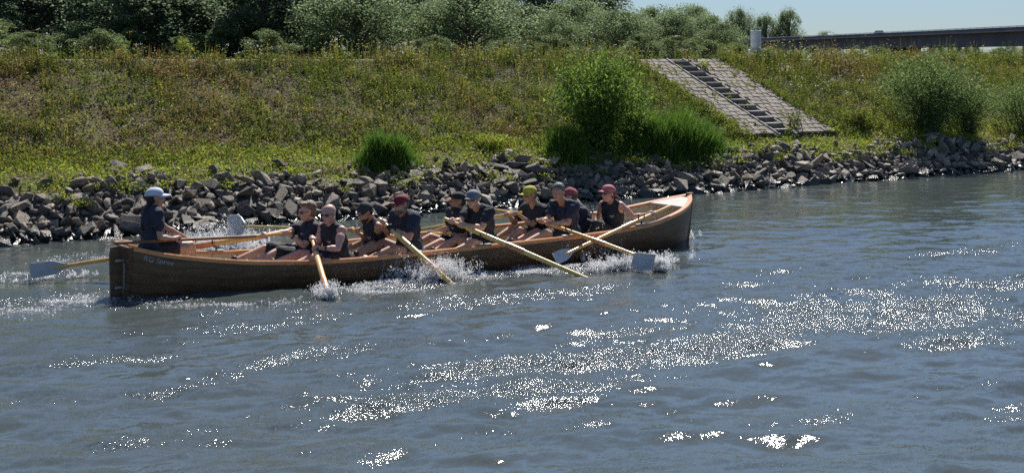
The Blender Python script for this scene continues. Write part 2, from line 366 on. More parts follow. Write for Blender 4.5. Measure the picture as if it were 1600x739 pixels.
acc = geo.outputs['Normal']
for sc, ba, ca, st in ((5, .07, .6, (1, 1.5, 1)), (19, .09, 1.35, (1, 1.4, 1)), (80, .12, 3.5, (1, 1.2, 1))):
    n = t.nodes.new('ShaderNodeTexNoise'); n.inputs['Scale'].default_value = sc; n.inputs['Detail'].default_value = 1.5
    t.links.new(vmath('MULTIPLY', geo.outputs['Position'], st), n.inputs['Vector'])
    v = vmath('SUBTRACT', n.outputs['Color'], (.5, .5, .5)); v = vmath('MULTIPLY', v, (1, 1, 0))
    acc = vmath('ADD', acc, vmath('SCALE', v, s=fmath('MULTIPLY_ADD', at.outputs['Fac'], ca, ba)))
t.links.new(vmath('NORMALIZE', acc), p.inputs['Normal']); t.links.new(fmath('MULTIPLY_ADD', at.outputs['Fac'], .07, .05), WROUGH)
n = t.nodes.new('ShaderNodeTexNoise'); n.inputs['Scale'].default_value = .35; n.inputs['Detail'].default_value = 3
t.links.new(geo.outputs['Position'], n.inputs['Vector'])
cr = t.nodes.new('ShaderNodeValToRGB'); cr.color_ramp.elements[0].color = (.050, .064, .062, 1); cr.color_ramp.elements[1].color = (.072, .084, .078, 1)
t.links.new(n.outputs['Fac'], cr.inputs['Fac']); t.links.new(cr.outputs[0], p.inputs['Base Color'])
water = link('river_water', me, mats=(wm,)); tag(water, 'rippled river with glittering choppy patches', kind='structure')

# ------------------------------------------------------------------ rowing boat
boat = empty('rowing_boat', (BX0 + BL / 2, BY, 0)); tag(boat, 'long dark varnished wooden rowing boat with orange gunwale, crewed by ten rowers and a cox', 'rowing boat')
boat_inv = Matrix.Translation(-boat.location)
def bpart(o, parent=None):
    """parts are modelled in world coordinates; shift the mesh into the boat's frame"""
    if (parent or boat) is boat: o.data.transform(boat_inv)
    else: o.data.transform(boat_inv)
    o.parent = parent or boat; return o
US = np.concatenate([np.linspace(0, .9, 46), np.linspace(.915, 1, 9)])
NSTR = 7
for side in (-1, 1):
    for s in range(NSTR):
        bm = bmesh.new(); q0, q1 = .18 + .82 * s / NSTR, .18 + .82 * (s + 1) / NSTR
        if s == 0: q0 = 0.0
        rows = []
        for u in US:
            ring = []
            lap = .013
            for j, tq in enumerate((0, .33, .66, 1.0)):
                q = q0 + (q1 - q0) * tq; pnt = hullpt(u, q, side, inset=-lap * (1 - tq))
                ring.append(pnt)
            for j, tq in enumerate((1.0, .66, .33, 0)):
                q = q0 + (q1 - q0) * tq; ring.append(hullpt(u, q, side, inset=.016 - lap * (1 - tq)))
            rows.append([bm.verts.new(x) for x in ring])
        for i in range(len(rows) - 1):
            for j in range(8):
                f = bm.faces.new((rows[i][j], rows[i][(j + 1) % 8], rows[i + 1][(j + 1) % 8], rows[i + 1][j]))
                f.material_index = 1 if j in (4, 5, 6) else 0
        bm.faces.new(rows[0]); bm.faces.new(rows[-1][::-1])
        bpart(bmobj('plank', bm, (M['hull'], M['cream'])))
# gunwale rails, wider towards the stem
for side in (-1, 1):
    bm = bmesh.new(); prev = None
    for u in US:
        wd = .045 + .05 * max(0, (u - .86) / .14); bw = B_(u); z = Sh(u)
        if u > .97: wd = min(wd, bw + .03)
        g = [Vector((BX0 + u * BL, BY + side * y, zz)) for y, zz in ((bw + .02, z - .03), (bw + .022, z + .012), (bw + .012, z + .022), (max(bw - wd, .002), z + .020), (max(bw - wd, .002), z - .012))]
        cur = [bm.verts.new(x) for x in g]
        if prev:
            for j in range(5): bm.faces.new((prev[j], prev[(j + 1) % 5], cur[(j + 1) % 5], cur[j]))
        else: bm.faces.new(cur)
        prev = cur
    bm.faces.new(prev)
    bpart(bmobj('gunwale', bm, M['rail']))
# inner stringer below the rail
for side in (-1, 1):
    bm = bmesh.new(); pts = []
    for u in US[2:-5]:
        q = hullpt(u, .80, side, .035); pts.append(q)
    tube(bm, pts, .016, 6); bpart(bmobj('stringer', bm, M['cream']))
# transom, stem, keel
bm = bmesh.new(); ring = [hullpt(0, q, -1) for q in np.linspace(0, 1, 9)] + [hullpt(0, q, 1) for q in np.linspace(1, 0, 9)]
a_ = [bm.verts.new(v + Vector((-.03, 0, .0))) for v in ring]; b_ = [bm.verts.new(v + Vector((.012, 0, 0))) for v in ring]
bm.faces.new(a_); bm.faces.new(b_[::-1])
for i in range(len(ring)): bm.faces.new((a_[i], b_[i], b_[(i + 1) % len(ring)], a_[(i + 1) % len(ring)]))
bpart(bmobj('transom', bm, M['hull']))
bm = bmesh.new(); prev = None
for tq in np.linspace(0, 1, 8):
    z = ZK + (Sh(1) + .03 - ZK) * tq; x = BX0 + BL - .12 * (1 - tq)
    cur = [bm.verts.new((x + dx, BY + dy, z)) for dx, dy in ((-.07, -.028), (.045, -.022), (.06, 0), (.045, .022), (-.07, .028))]
    if prev:
        for j in range(5): bm.faces.new((prev[j], prev[(j + 1) % 5], cur[(j + 1) % 5], cur[j]))
    else: bm.faces.new(cur)
    prev = cur
bm.faces.new(prev); bpart(bmobj('stem', bm, M['hull']))
o = boxobj('keel', BX0 + .05, BX0 + BL - .1, BY - .03, BY + .03, ZK - .08, ZK + .01, M['hull']); bpart(o)
M['deckwood'] = mat('pale_deck_wood', (.42, .34, .27), .4, (.50, .42, .34), 6, .1)
# breasthook deck at the bow
bm = bmesh.new(); vs_t = []; vs_b = []
for side in (-1, 1):
    for u in ((.945, .96, .975, .985) if side < 0 else (.985, .975, .96, .945)):
        x = BX0 + u * BL; y = BY + side * max(B_(u) - .05, .01); vs_t.append(bm.verts.new((x, y, Sh(u) + .014))); vs_b.append(bm.verts.new((x, y, Sh(u) - .02)))
bm.faces.new(vs_t); bm.faces.new(vs_b[::-1])
for i in range(len(vs_t)): bm.faces.new((vs_t[i], vs_b[i], vs_b[(i + 1) % len(vs_t)], vs_t[(i + 1) % len(vs_t)]))
bpart(bmobj('breasthook', bm, M['deckwood']))
# stern deck
bm = bmesh.new(); ring = [(BX0 + .01, -(B_(0) - .02)), (BX0 + .42, -(B_(.045) - .02)), (BX0 + .42, B_(.045) - .02), (BX0 + .01, B_(0) - .02)]
a_ = [bm.verts.new((x, BY + y, .50)) for x, y in ring]; b_ = [bm.verts.new((x, BY + y, .47)) for x, y in ring]
bm.faces.new(a_); bm.faces.new(b_[::-1])
for i in range(4): bm.faces.new((a_[i], b_[i], b_[(i + 1) % 4], a_[(i + 1) % 4]))
bpart(bmobj('stern_deck', bm, M['cream']))
# ribs
for u in np.linspace(.06, .955, 22):
    bm = bmesh.new(); pts = [hullpt(u, q, -1, .03) for q in (.97, .8, .6, .4)] + [Vector((BX0 + u * BL, BY, ZK + .06))] + [hullpt(u, q, 1, .03) for q in (.4, .6, .8, .97)]
    tube(bm, pts, .014, 6); bpart(bmobj('rib', bm, M['cream']))
# floor boards
for k in range(5):
    y = BY + (k - 2) * .16
    L0, L1 = (.10, .93) if k == 2 else ((.14, .88) if k in (1, 3) else (.22, .82))
    o = boxobj('floorboard', BX0 + L0 * BL, BX0 + L1 * BL, y - .07, y + .07, -.07 - .002 * k, -.05 - .002 * k, M['cream'], bevel=.004); bpart(o)
SEAT = [8.35, 9.55, 10.75, 12.0, 13.05]; SEATZ = .17
def bench(x, z, wd=.22, inset=.03):
    u = (x - BX0) / BL; y = B_(u) * .93 - inset
    o = boxobj('thwart', x - wd / 2, x + wd / 2, BY - y, BY + y, z - .03, z, M['cream'], bevel=.006); bpart(o)

for px_s in (534, 604, 650, 766, 895, 966): bench(W(px_s, 400, 16.3).x + .04, .13)
bench(BX0 + .62, .36, .34)

# ------------------------------------------------------------------ oars
def make_oar(A, Bp, label, wood, rad=.030, blade_len=.46, blade_w=.2, group='oars of the rowing boat', blade_tilt=0, upv=(0, 0, 1), custom=None):
    A, Bp = Vector(A), Vector(Bp); d = (Bp - A).normalized(); L = (Bp - A).length
    root = empty('oar', A); tag(root, label, 'oar', group)
    inv = Matrix.Translation(-A)
    bm = bmesh.new(); pts, rr = [], []
    for s, r in ((0, .018), (.02, .021), (.34, .021), (.37, rad), (.9, rad * 1.05), (1.3, rad), (L - blade_len - .1, rad * .75), (L - blade_len + .12, rad * .55), (L - blade_len + .2, .006)):
        pts.append(A + d * s); rr.append(r)
    tube(bm, pts, rr, 12); o = bmobj('shaft', bm, wood, smooth=True); o.data.transform(inv); o.parent = root
    bm = bmesh.new(); tube(bm, [A + d * .98, A + d * 1.24], rad * 1.18, 12); o = bmobj('collar', bm, M['rail'], smooth=False); o.data.transform(inv); o.parent = root
    up = Vector(upv); wv = (up - d * up.dot(d)).normalized(); wv.rotate(Matrix.Rotation(blade_tilt, 3, d)); nv_ = d.cross(wv)
    bm = bmesh.new(); top = []; bot = []
    prof = ((0, .028), (.04, .035), (.16, .085), (.22, .098), (.44, .102), (.458, .09))
    sc = blade_w / .2; s0 = L - blade_len
    outl = [(s0 + a / .46 * blade_len, b_ * sc) for a, b_ in prof] + [(s0 + a / .46 * blade_len, -b_ * sc) for a, b_ in prof[::-1]]
    if custom: outl = [(s0 + a * blade_len, y) for a, y in custom]
    for s, y in outl:
        c = A + d * s + wv * y + nv_ * (.025 * (y / .1) ** 2)
        top.append(bm.verts.new(c + nv_ * .006)); bot.append(bm.verts.new(c - nv_ * .006))
    n = len(top); half = n // 2
    for vs, fl in ((top, 0), (bot, 1)):
        for i in range(half - 1):
            q = (vs[i], vs[i + 1], vs[n - 2 - i], vs[n - 1 - i]); bm.faces.new(q if not fl else q[::-1])
    for i in range(n): bm.faces.new((top[i], bot[i], bot[(i + 1) % n], top[(i + 1) % n]))
    o = bmobj('blade', bm, M['blade']); o.data.transform(inv); o.parent = root
    return (A, d, L)
def upto(A, Pt, L): A = Vector(A); return A + (Vector(Pt) - A).normalized() * L
O = {}
O[2] = make_oar(W(456, 362.5, 16.5), Wz(46, 424, .13), 'oar with varnished loom reaching behind the cox to a grey blade left of the stern', M['oarwood'], rad=.034, blade_len=.5, blade_w=.19)
O[3] = make_oar(W(487, 372, 16.12), upto(W(487, 372, 16.12), Wz(513, 464, .02), 2.1), 'steep orange oar of the bald rower dipping beside the hull', M['oarwood'], rad=.036)
O[4] = make_oar(W(588, 361, 16.45), Wz(352, 352, .33), 'oar with grey blade raised in spray left of the sandy-haired rower', M['oaryellow'], rad=.022, blade_len=.55, blade_w=.31)
O[5] = make_oar(W(592, 341, 16.25), upto(W(592, 341, 16.25), Wz(693, 432, .08), 2.2), 'pale yellow oar of the rower in the burgundy cap, its end in white splash', M['oaryellow'], rad=.036)
O[6] = make_oar(W(706, 364, 16.62), Wz(598, 372, .10), 'far-side oar held by the rower in the black and orange cap', M['oaryellow'], rad=.028)
O[7] = make_oar(W(694, 341, 16.2), upto(W(694, 341, 16.2), Wz(912, 433, .0), 2.75), 'longest pale yellow oar, held by the rower in the grey cap, tip in the water', M['oaryellow'], rad=.034)
O[8] = make_oar(W(815, 332, 16.6), Wz(622, 364, .12), 'far-side oar held by the rower in the yellow cap', M['oaryellow'], rad=.024)
O[9] = make_oar(W(838, 343, 16.25), Wz(1024, 409, .13), 'wooden oar with square grey blade held out to the right', M['oarwood'], rad=.027, blade_len=.34, custom=[(0, .02), (.3, .055), (1.0, .105), (1.0, -.11), (.45, -.17), (.02, -.155)])
O[10] = make_oar(W(880, 347, 16.7), Wz(730, 320, .40), 'far-side oar raised behind the rower in the grey cap', M['oarwood'], rad=.026)
O[11] = make_oar(W(1047, 322, 15.93), W(868, 404, 15.28), 'orange oar of the woman in the pink cap, trailing back along the hull', M['oarwood'], rad=.030, blade_len=.40, blade_w=.17, upv=(0, .5, 1))
# rowlocks
def rowlock(px, side):
    best = min(np.linspace(.1, .95, 400), key=lambda u: abs(proj((BX0 + u * BL, BY + side * B_(u), Sh(u)))[0] - px))
    u = best; x, y, z = BX0 + u * BL, BY + side * (B_(u) - .01), Sh(u) + .022
    o = boxobj('rowlock_plate', x - .11, x + .11, y - .036, y + .036, z, z + .014, M['metal'], bevel=.004); bpart(o)
    bm = bmesh.new()
    tube(bm, [(x, y, z), (x, y, z + .05)], .011, 8)
    tube(bm, [(x - .055, y, z + .16), (x - .052, y, z + .10), (x - .03, y, z + .055), (x, y, z + .045), (x + .03, y, z + .055), (x + .052, y, z + .10), (x + .055, y, z + .16)], .009, 8)
    q = bmobj('rowlock', bm, M['black']); bpart(q)
for px in (503, 648, 757, 890, 1003): rowlock(px, -1)
for px in (337, 480, 600, 700, 925): rowlock(px, 1)
# rudder and its fittings
xr = BX0 - .035
bm = bmesh.new(); pr = [(xr - .01, -.2), (xr - .01, .575), (xr - .06, .61), (xr - .15, .60), (xr - .165, .50), (xr - .15, -.2)]
a_ = [bm.verts.new((x, BY - .018, z)) for x, z in pr]; b_ = [bm.verts.new((x, BY + .018, z)) for x, z in pr]
bm.faces.new(a_); bm.faces.new(b_[::-1])
for i in range(len(pr)): bm.faces.new((a_[i], b_[i], b_[(i + 1) % len(pr)], a_[(i + 1) % len(pr)]))
rud = bpart(bmobj('rudder', bm, M['hull']))
for z in (.1, .42):
    bm = bmesh.new(); bbox(bm, xr - .1, xr + .05, BY - .028, BY + .028, z, z + .03, .004); q = bmobj('hinge', bm, M['metal']); q.data.transform(boat_inv); q.parent = rud
bm = bmesh.new(); tube(bm, [(xr, BY - .04, .1), (xr, BY - .04, .40)], .006, 6); q = bmobj('hinge_pin', bm, M['metal']); q.data.transform(boat_inv); q.parent = rud
bm = bmesh.new(); tube(bm, [(xr - .13, BY - .06, .64), (xr - .12, BY - .04, .67), (xr - .02, BY, .675), (xr + .08, BY + .03, .66)], .014, 8, .6); q = bmobj('rudder_head', bm, M['rail']); q.data.transform(boat_inv); q.parent = rud
bm = bmesh.new(); TA, TB = W(180, 380, 16.3), W(400, 369, 16.45); tube(bm, [TA, TB], .02, 8); til = bpart(bmobj('tiller', bm, M['tiller']))
# painted name on the upper stern planks (near side)
cu = bpy.data.curves.new('name', 'FONT'); cu.body = 'RG Spree'; cu.size = .085; cu.extrude = .001; cu.shear = .25; cu.offset = .0012
to = bpy.data.objects.new('t', cu); _tmp.objects.link(to); dg = bpy.context.evaluated_depsgraph_get(); dg.update()
tm = bpy.data.meshes.new_from_object(to.evaluated_get(dg), depsgraph=dg); bpy.data.objects.remove(to)
bv = BVHTree.FromPolygons([hullpt(u, q, -1, -.014) for u in np.linspace(0, .2, 41) for q in np.linspace(.5, 1, 21)], [(i * 21 + j, i * 21 + j + 1, i * 21 + j + 22, i * 21 + j + 21) for i in range(40) for j in range(20)])
for v in tm.vertices:
    x = BX0 + .11 + v.co.x * 1.05; u = (x - BX0) / BL; z = Sh(u) - .115 + v.co.y
    h = bv.ray_cast(Vector((x, BY - 3, z)), Vector((0, 1, 0)))
    v.co = Vector((x, (h[0].y if h[0] else BY - B_(u)) - .004 - v.co.z, z))
nm = link('boat_name', tm, mats=(M['letter'],)); bpart(nm)

# ------------------------------------------------------------------ people
def skinmat(name, c): return mat(name, c, .5, tuple(x * .88 for x in c), 14, .06, 60, spec=.4)
SK = {'light': skinmat('skin_light', (.64, .38, .28)), 'tan': skinmat('skin_tan', (.53, .30, .205)), 'pink': skinmat('skin_pink', (.64, .35, .27))}
M['shirt'] = mat('black_cloth', (.018, .020, .028), .85, (.028, .031, .044), 10, .25, 120)
M['navy'] = mat('navy_cloth', (.020, .025, .045), .85, (.032, .038, .062), 10, .25, 120)
M['shorts'] = mat('black_shorts', (.012, .012, .015), .8, (.022, .022, .026), 8, .2, 120)
M['hair_dark'] = mat('dark_hair', (.018, .012, .010), .5, (.04, .028, .02), 30, .6, 80)
M['hair_brown'] = mat('sandy_hair', (.16, .095, .05), .5, (.28, .17, .09), 30, .6, 80)
M['hair_red'] = mat('auburn_hair', (.12, .035, .022), .5, (.2, .06, .035), 30, .6, 80)
M['hair_grey'] = mat('grey_hair', (.10, .09, .085), .6, (.17, .16, .15), 30, .6, 80)
M['glass'] = mat('dark_lens', (.02, .015, .03), .12, spec=.8)
M['white'] = mat('white_cloth', (.72, .74, .80), .8, (.80, .82, .86), 10, .1)
M['print'] = mat('white_print', (.60, .62, .66), .8)
M['lips'] = mat('lips', (.36, .13, .10), .5)
M['eye'] = mat('eye_white', (.7, .68, .65), .3)
M['shoe'] = mat('dark_shoe', (.03, .03, .035), .6)
def capmat(n, c): return mat(n, c, .85, tuple(x * .8 for x in c), 12, .15, 100)
CAPC = {'white': capmat('cap_white', (.62, .66, .78)), 'burgundy': capmat('cap_burgundy', (.20, .022, .035)), 'black': capmat('cap_black', (.02, .018, .018)), 'orange': capmat('cap_orange', (.50, .20, .10)),
        'grey': capmat('cap_grey', (.20, .22, .26)), 'yellow': capmat('cap_yellow', (.50, .46, .06)), 'pinkred': capmat('cap_pinkred', (.40, .10, .11)), 'pink': capmat('cap_pink', (.55, .17, .18)), 'dark': capmat('cap_dark', (.045, .047, .045))}
def ik(a, b, la, lb, hint):
    a, b = Vector(a), Vector(b); d = b - a; D = d.length
    if D > (la + lb) * .995: la = lb = D / 2 / .995
    if D < abs(la - lb) + .02: D = abs(la - lb) + .02
    dn = d.normalized(); x = (la * la - lb * lb + D * D) / (2 * D); h = math.sqrt(max(la * la - x * x, 0))
    hv = Vector(hint); hv = (hv - dn * hv.dot(dn)).normalized()
    return a + dn * x + hv * h
def near_line(oar, px):
    A, d, L = oar; s = min(np.linspace(.02, L, 300), key=lambda s: abs(proj(A + d * s)[0] - px)); return A + d * s
def make_hand(bm, wrist, hc, axis, thumb_sign):
    """palm plus four bent fingers and a thumb closed round a bar through hc along axis"""
    n = (Vector(wrist) - hc); ax = Vector(axis).normalized(); n = (n - ax * n.dot(ax))
    n = n.normalized() if n.length > 1e-3 else Vector((0, 0, 1)); up = ax.cross(n).normalized()
    if up.z < 0: up = -up
    R0 = .030
    pc = hc + n * .018 + up * .030
    capsule(bm, wrist, .027, pc, .026, 10)
    ellip(bm, pc, (ax, n, up), (.043, .030, .020), 12, 8)
    for i, (off, ln) in enumerate(((-.033, 205), (-.011, 225), (.011, 220), (.033, 190))):
        prev = None
        for kk in range(5):
            a = R(70 + kk * ln / 5)
            pt = hc + ax * off + (n * math.cos(a - R(0)) + up * math.sin(a)) * R0 if False else hc + ax * off + (up * math.cos(R(kk * ln / 4 - 10)) - n * math.sin(R(kk * ln / 4 - 10))) * R0
            if prev is not None: capsule(bm, prev, .0105 - .0006 * kk, pt, .0100 - .0006 * kk, 7)
            prev = pt
    t0 = hc + n * .028 + up * .012 + ax * thumb_sign * .03
    t1 = hc + n * .030 - up * .012 + ax * thumb_sign * .045; t2 = hc + n * .006 - up * .030 + ax * thumb_sign * .040
    capsule(bm, t0, .0125, t1, .0115, 7); capsule(bm, t1, .0115, t2, .0095, 7)
def make_person(label, H, N, C, face=180, pitch=0, tilt=0, torso=180, sex='m', arms=None, legs=None, skin='light', shirt='shirt', sleeve='short', shorts=.62, shortm='shorts',
                cap=None, cap_back=False, hair=None, glasses=False, stout=1.0, beard=None, glove=None, watch=None, shoes='shoe', printed=True, group='crew of the rowing boat', visor=None, long_legs=False, hs=1.0):
    H, N, C = Vector(H), Vector(N) + Vector((0, 0, .022)), Vector(C)
    hs *= 1.12; stout = 1 + (stout - 1) * .6; stout *= 1.18
    root = empty('person', H); tag(root, label, 'person', group); inv = Matrix.Translation(-H)
    sm = SK[skin]; k = stout; fk = .9 if sex == 'f' else 1.0
    def add(name, me, ms, parent=None):
        o = link(name, me, parent or root, ms if isinstance(ms, (tuple, list)) else (ms,)); me.transform(inv); return o
    def addbm(name, bm, ms, parent=None, smooth=True):
        o = bmobj(name, bm, ms, parent or root, smooth); o.data.transform(inv); return o
    tf = Vector((math.cos(R(torso)), math.sin(R(torso)), 0)); lat = Vector((-tf.y, tf.x, 0))     # lat points to the person's left
    sp = (N - H).normalized(); fr = (tf - sp * tf.dot(sp)).normalized(); lat = sp.cross(fr).normalized()
    TL = (N - H).length
    Sj = {'L': N - sp * .064 + lat * .200 * fk, 'R': N - sp * .064 - lat * .200 * fk}
    Hj = {'L': H + lat * .085, 'R': H - lat * .085}
    def torso_shapes(bm, g, out=1.0):
        ellip(bm, H + sp * .03, (lat, fr, sp), (.165 * k * fk + g, .115 * k + g, .12 + g))
        ellip(bm, H + sp * TL * .33 + fr * .015, (lat, fr, sp), (.145 * k * fk + g, .105 * k + g, .17 + g))
        ellip(bm, H + sp * TL * .66, (lat, fr, sp), (.158 * k * fk + g, .108 * k + g, .185 + g))
        for s in 'LR':
            sg = 1 if s == 'L' else -1
            capsule(bm, N - sp * .022 + lat * sg * .045, .046 + g, Sj[s] - lat * sg * (.015 if out == 1 else .062), (.054 if out == 1 else .046) * k + g)
            capsule(bm, H + sp * TL * .55 + lat * sg * .08, .075 + g, Sj[s] - lat * sg * (.03 if out == 1 else .07) - sp * .02, (.055 if out == 1 else .045) + g)
    # ---- arms
    E, Wr, Hd = {}, {}, {}
    for s in 'LR':
        a = arms[s]; hc = Vector(a['hand']); hint = a.get('hint', (0, 0, -1)); Hd[s] = hc
        dirn = (Sj[s] - hc).normalized(); dirn = (dirn + Vector((0, 0, .15))).normalized(); wr = hc + dirn * .072
        ua, fa = .285 * a.get('len', 1), .255 * a.get('len', 1)
        E[s] = ik(Sj[s], wr, ua, fa, hint); w2 = (E[s] - hc).normalized(); Wr[s] = hc + w2 * .075 + Vector((0, 0, .012))
    bm = bmesh.new(); torso_shapes(bm, 0)
    # ---- head
    yaw = R(face); F = Vector((math.cos(yaw) * math.cos(R(pitch)), math.sin(yaw) * math.cos(R(pitch)), math.sin(R(pitch))))
    Rt = F.cross(Vector((0, 0, 1))).normalized(); U = Rt.cross(F).normalized()
    rot = Matrix.Rotation(R(tilt), 3, F); Rt = rot @ Rt; U = rot @ U
    ax = (Rt, F, U); h = hs
    def hp(r, f, u): return C + (Rt * r + F * f + U * u) * h
    capsule(bm, N - sp * .04, .062 * k, hp(0, -.035, -.07), .054 * (1 if sex == 'm' else .88))
    ellip(bm, hp(0, -.018, .024), ax, (.074 * h, .093 * h, .080 * h)); ellip(bm, hp(0, .018, -.030), ax, (.060 * h, .066 * h, .082 * h))
    ellip(bm, hp(0, .036, -.085), ax, (.034 * h, .036 * h, .028 * h)); ellip(bm, hp(0, .01, -.065), ax, (.052 * h, .055 * h, .04 * h))
    capsule(bm, hp(0, .076, .012), .010, hp(0, .098, -.030), .014, 8); ellip(bm, hp(0, .070, .026), ax, (.05 * h, .018 * h, .012 * h))
    for sg in (-1, 1):
        ellip(bm, hp(.075 * sg, -.012, -.008), ax, (.010*h, .018*h, .031*h)); ellip(bm, hp(.032 * sg, .060, -.026), ax, (.022*h, .018*h, .018*h)); ellip(bm, hp(.017 * sg, .088, -.033), ax, (.008, .010, .008))
    ellip(bm, hp(0, .077, -.058), ax, (.024, .010, .006)); ellip(bm, hp(0, .075, -.069), ax, (.021, .010, .007))
    for s in 'LR':
        m_ = (Sj[s] + E[s]) / 2; q = .86 if sex == 'f' else 1
        capsule(bm, Sj[s], .052 * k * q, E[s], .040 * q); ellip(bm, Sj[s].lerp(E[s], .42) + Vector((0, 0, .004)), frame(E[s] - Sj[s])[1:] + (frame(E[s] - Sj[s])[0],), (.050 * k * q, .050 * k * q, .10))
        capsule(bm, E[s], .040 * q, Wr[s], .026 * q); ellip(bm, E[s].lerp(Wr[s], .28), frame(Wr[s] - E[s])[1:] + (frame(Wr[s] - E[s])[0],), (.044 * q, .044 * q, .085))
        axis = arms[s].get('axis', (0, 1, 0))
        if glove != s: make_hand(bm, Wr[s], Hd[s], axis, 1 if s == 'L' else -1)
    # ---- legs
    Kn, An = {}, {}
    for s in 'LR':
        Kn[s] = Vector(legs[s][0]); An[s] = Vector(legs[s][1]); sh = (An[s] - Kn[s])
        capsule(bm, Hj[s], .086 * k, Kn[s], .056); capsule(bm, Hj[s].lerp(Kn[s], .35), .082 * k, Hj[s].lerp(Kn[s], .6), .072)
        capsule(bm, Kn[s], .056, An[s], .036); back = Vector((1, 0, -.4)).normalized(); capsule(bm, Kn[s].lerp(An[s], .2) + back * .012, .052, Kn[s].lerp(An[s], .5) + back * .008, .044)
    body = remeshed(bm, .0075, 2, .55)
    add('body', body, sm)
    # ---- feet in shoes
    for s in 'LR':
        bm = bmesh.new(); a = An[s]; fd = Vector((-1 if torso > 90 else 1, 0, 0)); up = Vector((0, 0, 1)); toe = (fd + up * .55).normalized() if not long_legs else fd
        ellip(bm, a + toe * .015 - up * .035, (lat, toe, toe.cross(lat)), (.042, .07, .042)); ellip(bm, a + toe * .10 - up * .05, (lat, toe, toe.cross(lat)), (.045, .10, .032))
        capsule(bm, a + Vector((0, 0, .03)), .043, a - up * .03, .042)
        add('shoe', remeshed(bm, .009, 2, .6), M[shoes])
    # ---- shirt
    bm = bmesh.new(); torso_shapes(bm, .017, 1.0 if sleeve != 'none' else .6)
    for s in 'LR':
        if sleeve == 'short':
            e = Sj[s].lerp(E[s], .56); capsule(bm, Sj[s], .066 * k, e, .060 * k * fk); 
        elif sleeve == 'long_half': capsule(bm, Sj[s], .066 * k, Sj[s].lerp(E[s], .8), .058 * k)
    shirt_me = remeshed(bm, .010, 3, .6, fold=.010)
    bvh = BVHTree.FromPolygons([v.co.copy() for v in shirt_me.vertices], [tuple(p.vertices) for p in shirt_me.polygons])
    # ---- chest print (before moving into the person's frame)
    if printed is True:
        bm = bmesh.new(); base = H + sp * TL * .66 + lat * .07
        for row, (wd, n_) in enumerate(((.011, 5), (.008, 4))):
            for i in range(n_):
                c = base + lat * ((i - n_ / 2) * (wd + .0035)) - sp * row * .020
                vs = []
                for dx, dz in ((0, 0), (wd, 0), (wd, .013 - .004 * row), (0, .013 - .004 * row)):
                    hit = bvh.ray_cast(c + lat * dx + sp * dz + fr * .5, -fr)
                    if hit[0] is None: vs = None; break
                    vs.append(bm.verts.new(hit[0] + fr * .003))
                if vs: bm.faces.new(vs)
        addbm('chest_print', bm, M['print'], smooth=False)
    if printed == 'back':
        bm = bmesh.new(); base = H + sp * TL * .72 - lat * .02
        for row in range(6):
            for i in range(3 if row % 2 else 4):
                wd = .016; c = base + lat * (-(i - 2) * (wd + .006)) - sp * row * .020; vs = []
                for dx, dz in ((0, 0), (wd, 0), (wd, .012), (0, .012)):
                    hit = bvh.ray_cast(c + lat * dx + sp * dz - fr * .5, fr)
                    if hit[0] is None: vs = None; break
                    vs.append(bm.verts.new(hit[0] - fr * .003))
                if vs: bm.faces.new(vs)
        addbm('back_print', bm, M['print'], smooth=False)
    add('shirt', shirt_me, M[shirt])
    # ---- shorts
    bm = bmesh.new(); ellip(bm, H + sp * .03, (lat, fr, sp), (.180 * k * fk, .135 * k, .125))
    for s in 'LR':
        e = Hj[s].lerp(Kn[s], shorts); capsule(bm, Hj[s], .102 * k, e, (.088 if not long_legs else .072) * k)
        if long_legs: capsule(bm, e, .07, Kn[s], .066); capsule(bm, Kn[s], .066, An[s], .05)
    add('shorts' if not long_legs else 'trousers', remeshed(bm, .011, 3, .6, fold=.006), M[shortm])
    # ---- face
    if glasses:
        bm = bmesh.new()
        for sg in (-1, 1):
            ellip(bm, hp(.033 * sg, .077, .002), ax, (.031, .013, .021), 10, 6); capsule(bm, hp(.060 * sg, .070, .006), .004, hp(.078 * sg, -.01, .004), .003, 6)
        capsule(bm, hp(-.012, .088, .006), .004, hp(.012, .088, .006), .004, 6); addbm('sunglasses', bm, M['glass'])
    else:
        for sg in (-1, 1):
            bm = bmesh.new(); ellip(bm, hp(.030 * sg, .0745, .002), ax, (.014, .010, .007), 8, 5); e_ = addbm('eye', bm, M['eye'])
            bm = bmesh.new(); ellip(bm, hp(.030 * sg, .080, .002), ax, (.006, .006, .006), 8, 5); addbm('iris', bm, M['glass'], e_)
    bm = bmesh.new(); ellip(bm, hp(0, .082, -.063), ax, (.022, .008, .007), 8, 5); addbm('mouth', bm, M['lips'])
    if beard:
        bm = bmesh.new(); ellip(bm, hp(0, .030, -.080), ax, (.056, .060, .042)); ellip(bm, hp(0, .055, -.095), ax, (.036, .036, .036)); add('beard', remeshed(bm, .008, 1, .7, fold=.004, fscale=40), M[beard])
    # ---- hair
    if hair:
        hm = M[hair[0]]; bm = bmesh.new(); top = hair[1]
        if cap:
            ellip(bm, hp(0, -.032, .006), ax, (.074 * h, .082 * h, .058 * h)); ellip(bm, hp(0, -.052, -.016), ax, (.068 * h, .052 * h, .062 * h))
        elif top != 'shaved':
            ellip(bm, hp(0, -.040, .046 + (.006 if top == 'full' else 0)), ax, (.080 * h, .090 * h, .080 * h)); ellip(bm, hp(0, -.055, -.005), ax, (.074 * h, .062 * h, .075 * h))
            if top == 'full': ellip(bm, hp(0, .030, .100), ax, (.058 * h, .056 * h, .026 * h))
        else:
            ellip(bm, hp(0, -.026, .036), ax, (.079 * h, .093 * h, .085 * h)); ellip(bm, hp(0, -.052, -.0), ax, (.072 * h, .062 * h, .06 * h))
        if len(hair) > 2:
            pts = [Vector(x) for x in hair[2]]
            for i in range(len(pts) - 1): capsule(bm, pts[i], .038 - .004 * i, pts[i + 1], .036 - .005 * i)
        add('hair', remeshed(bm, .008, 1, .7, fold=.004, fscale=35), hm)
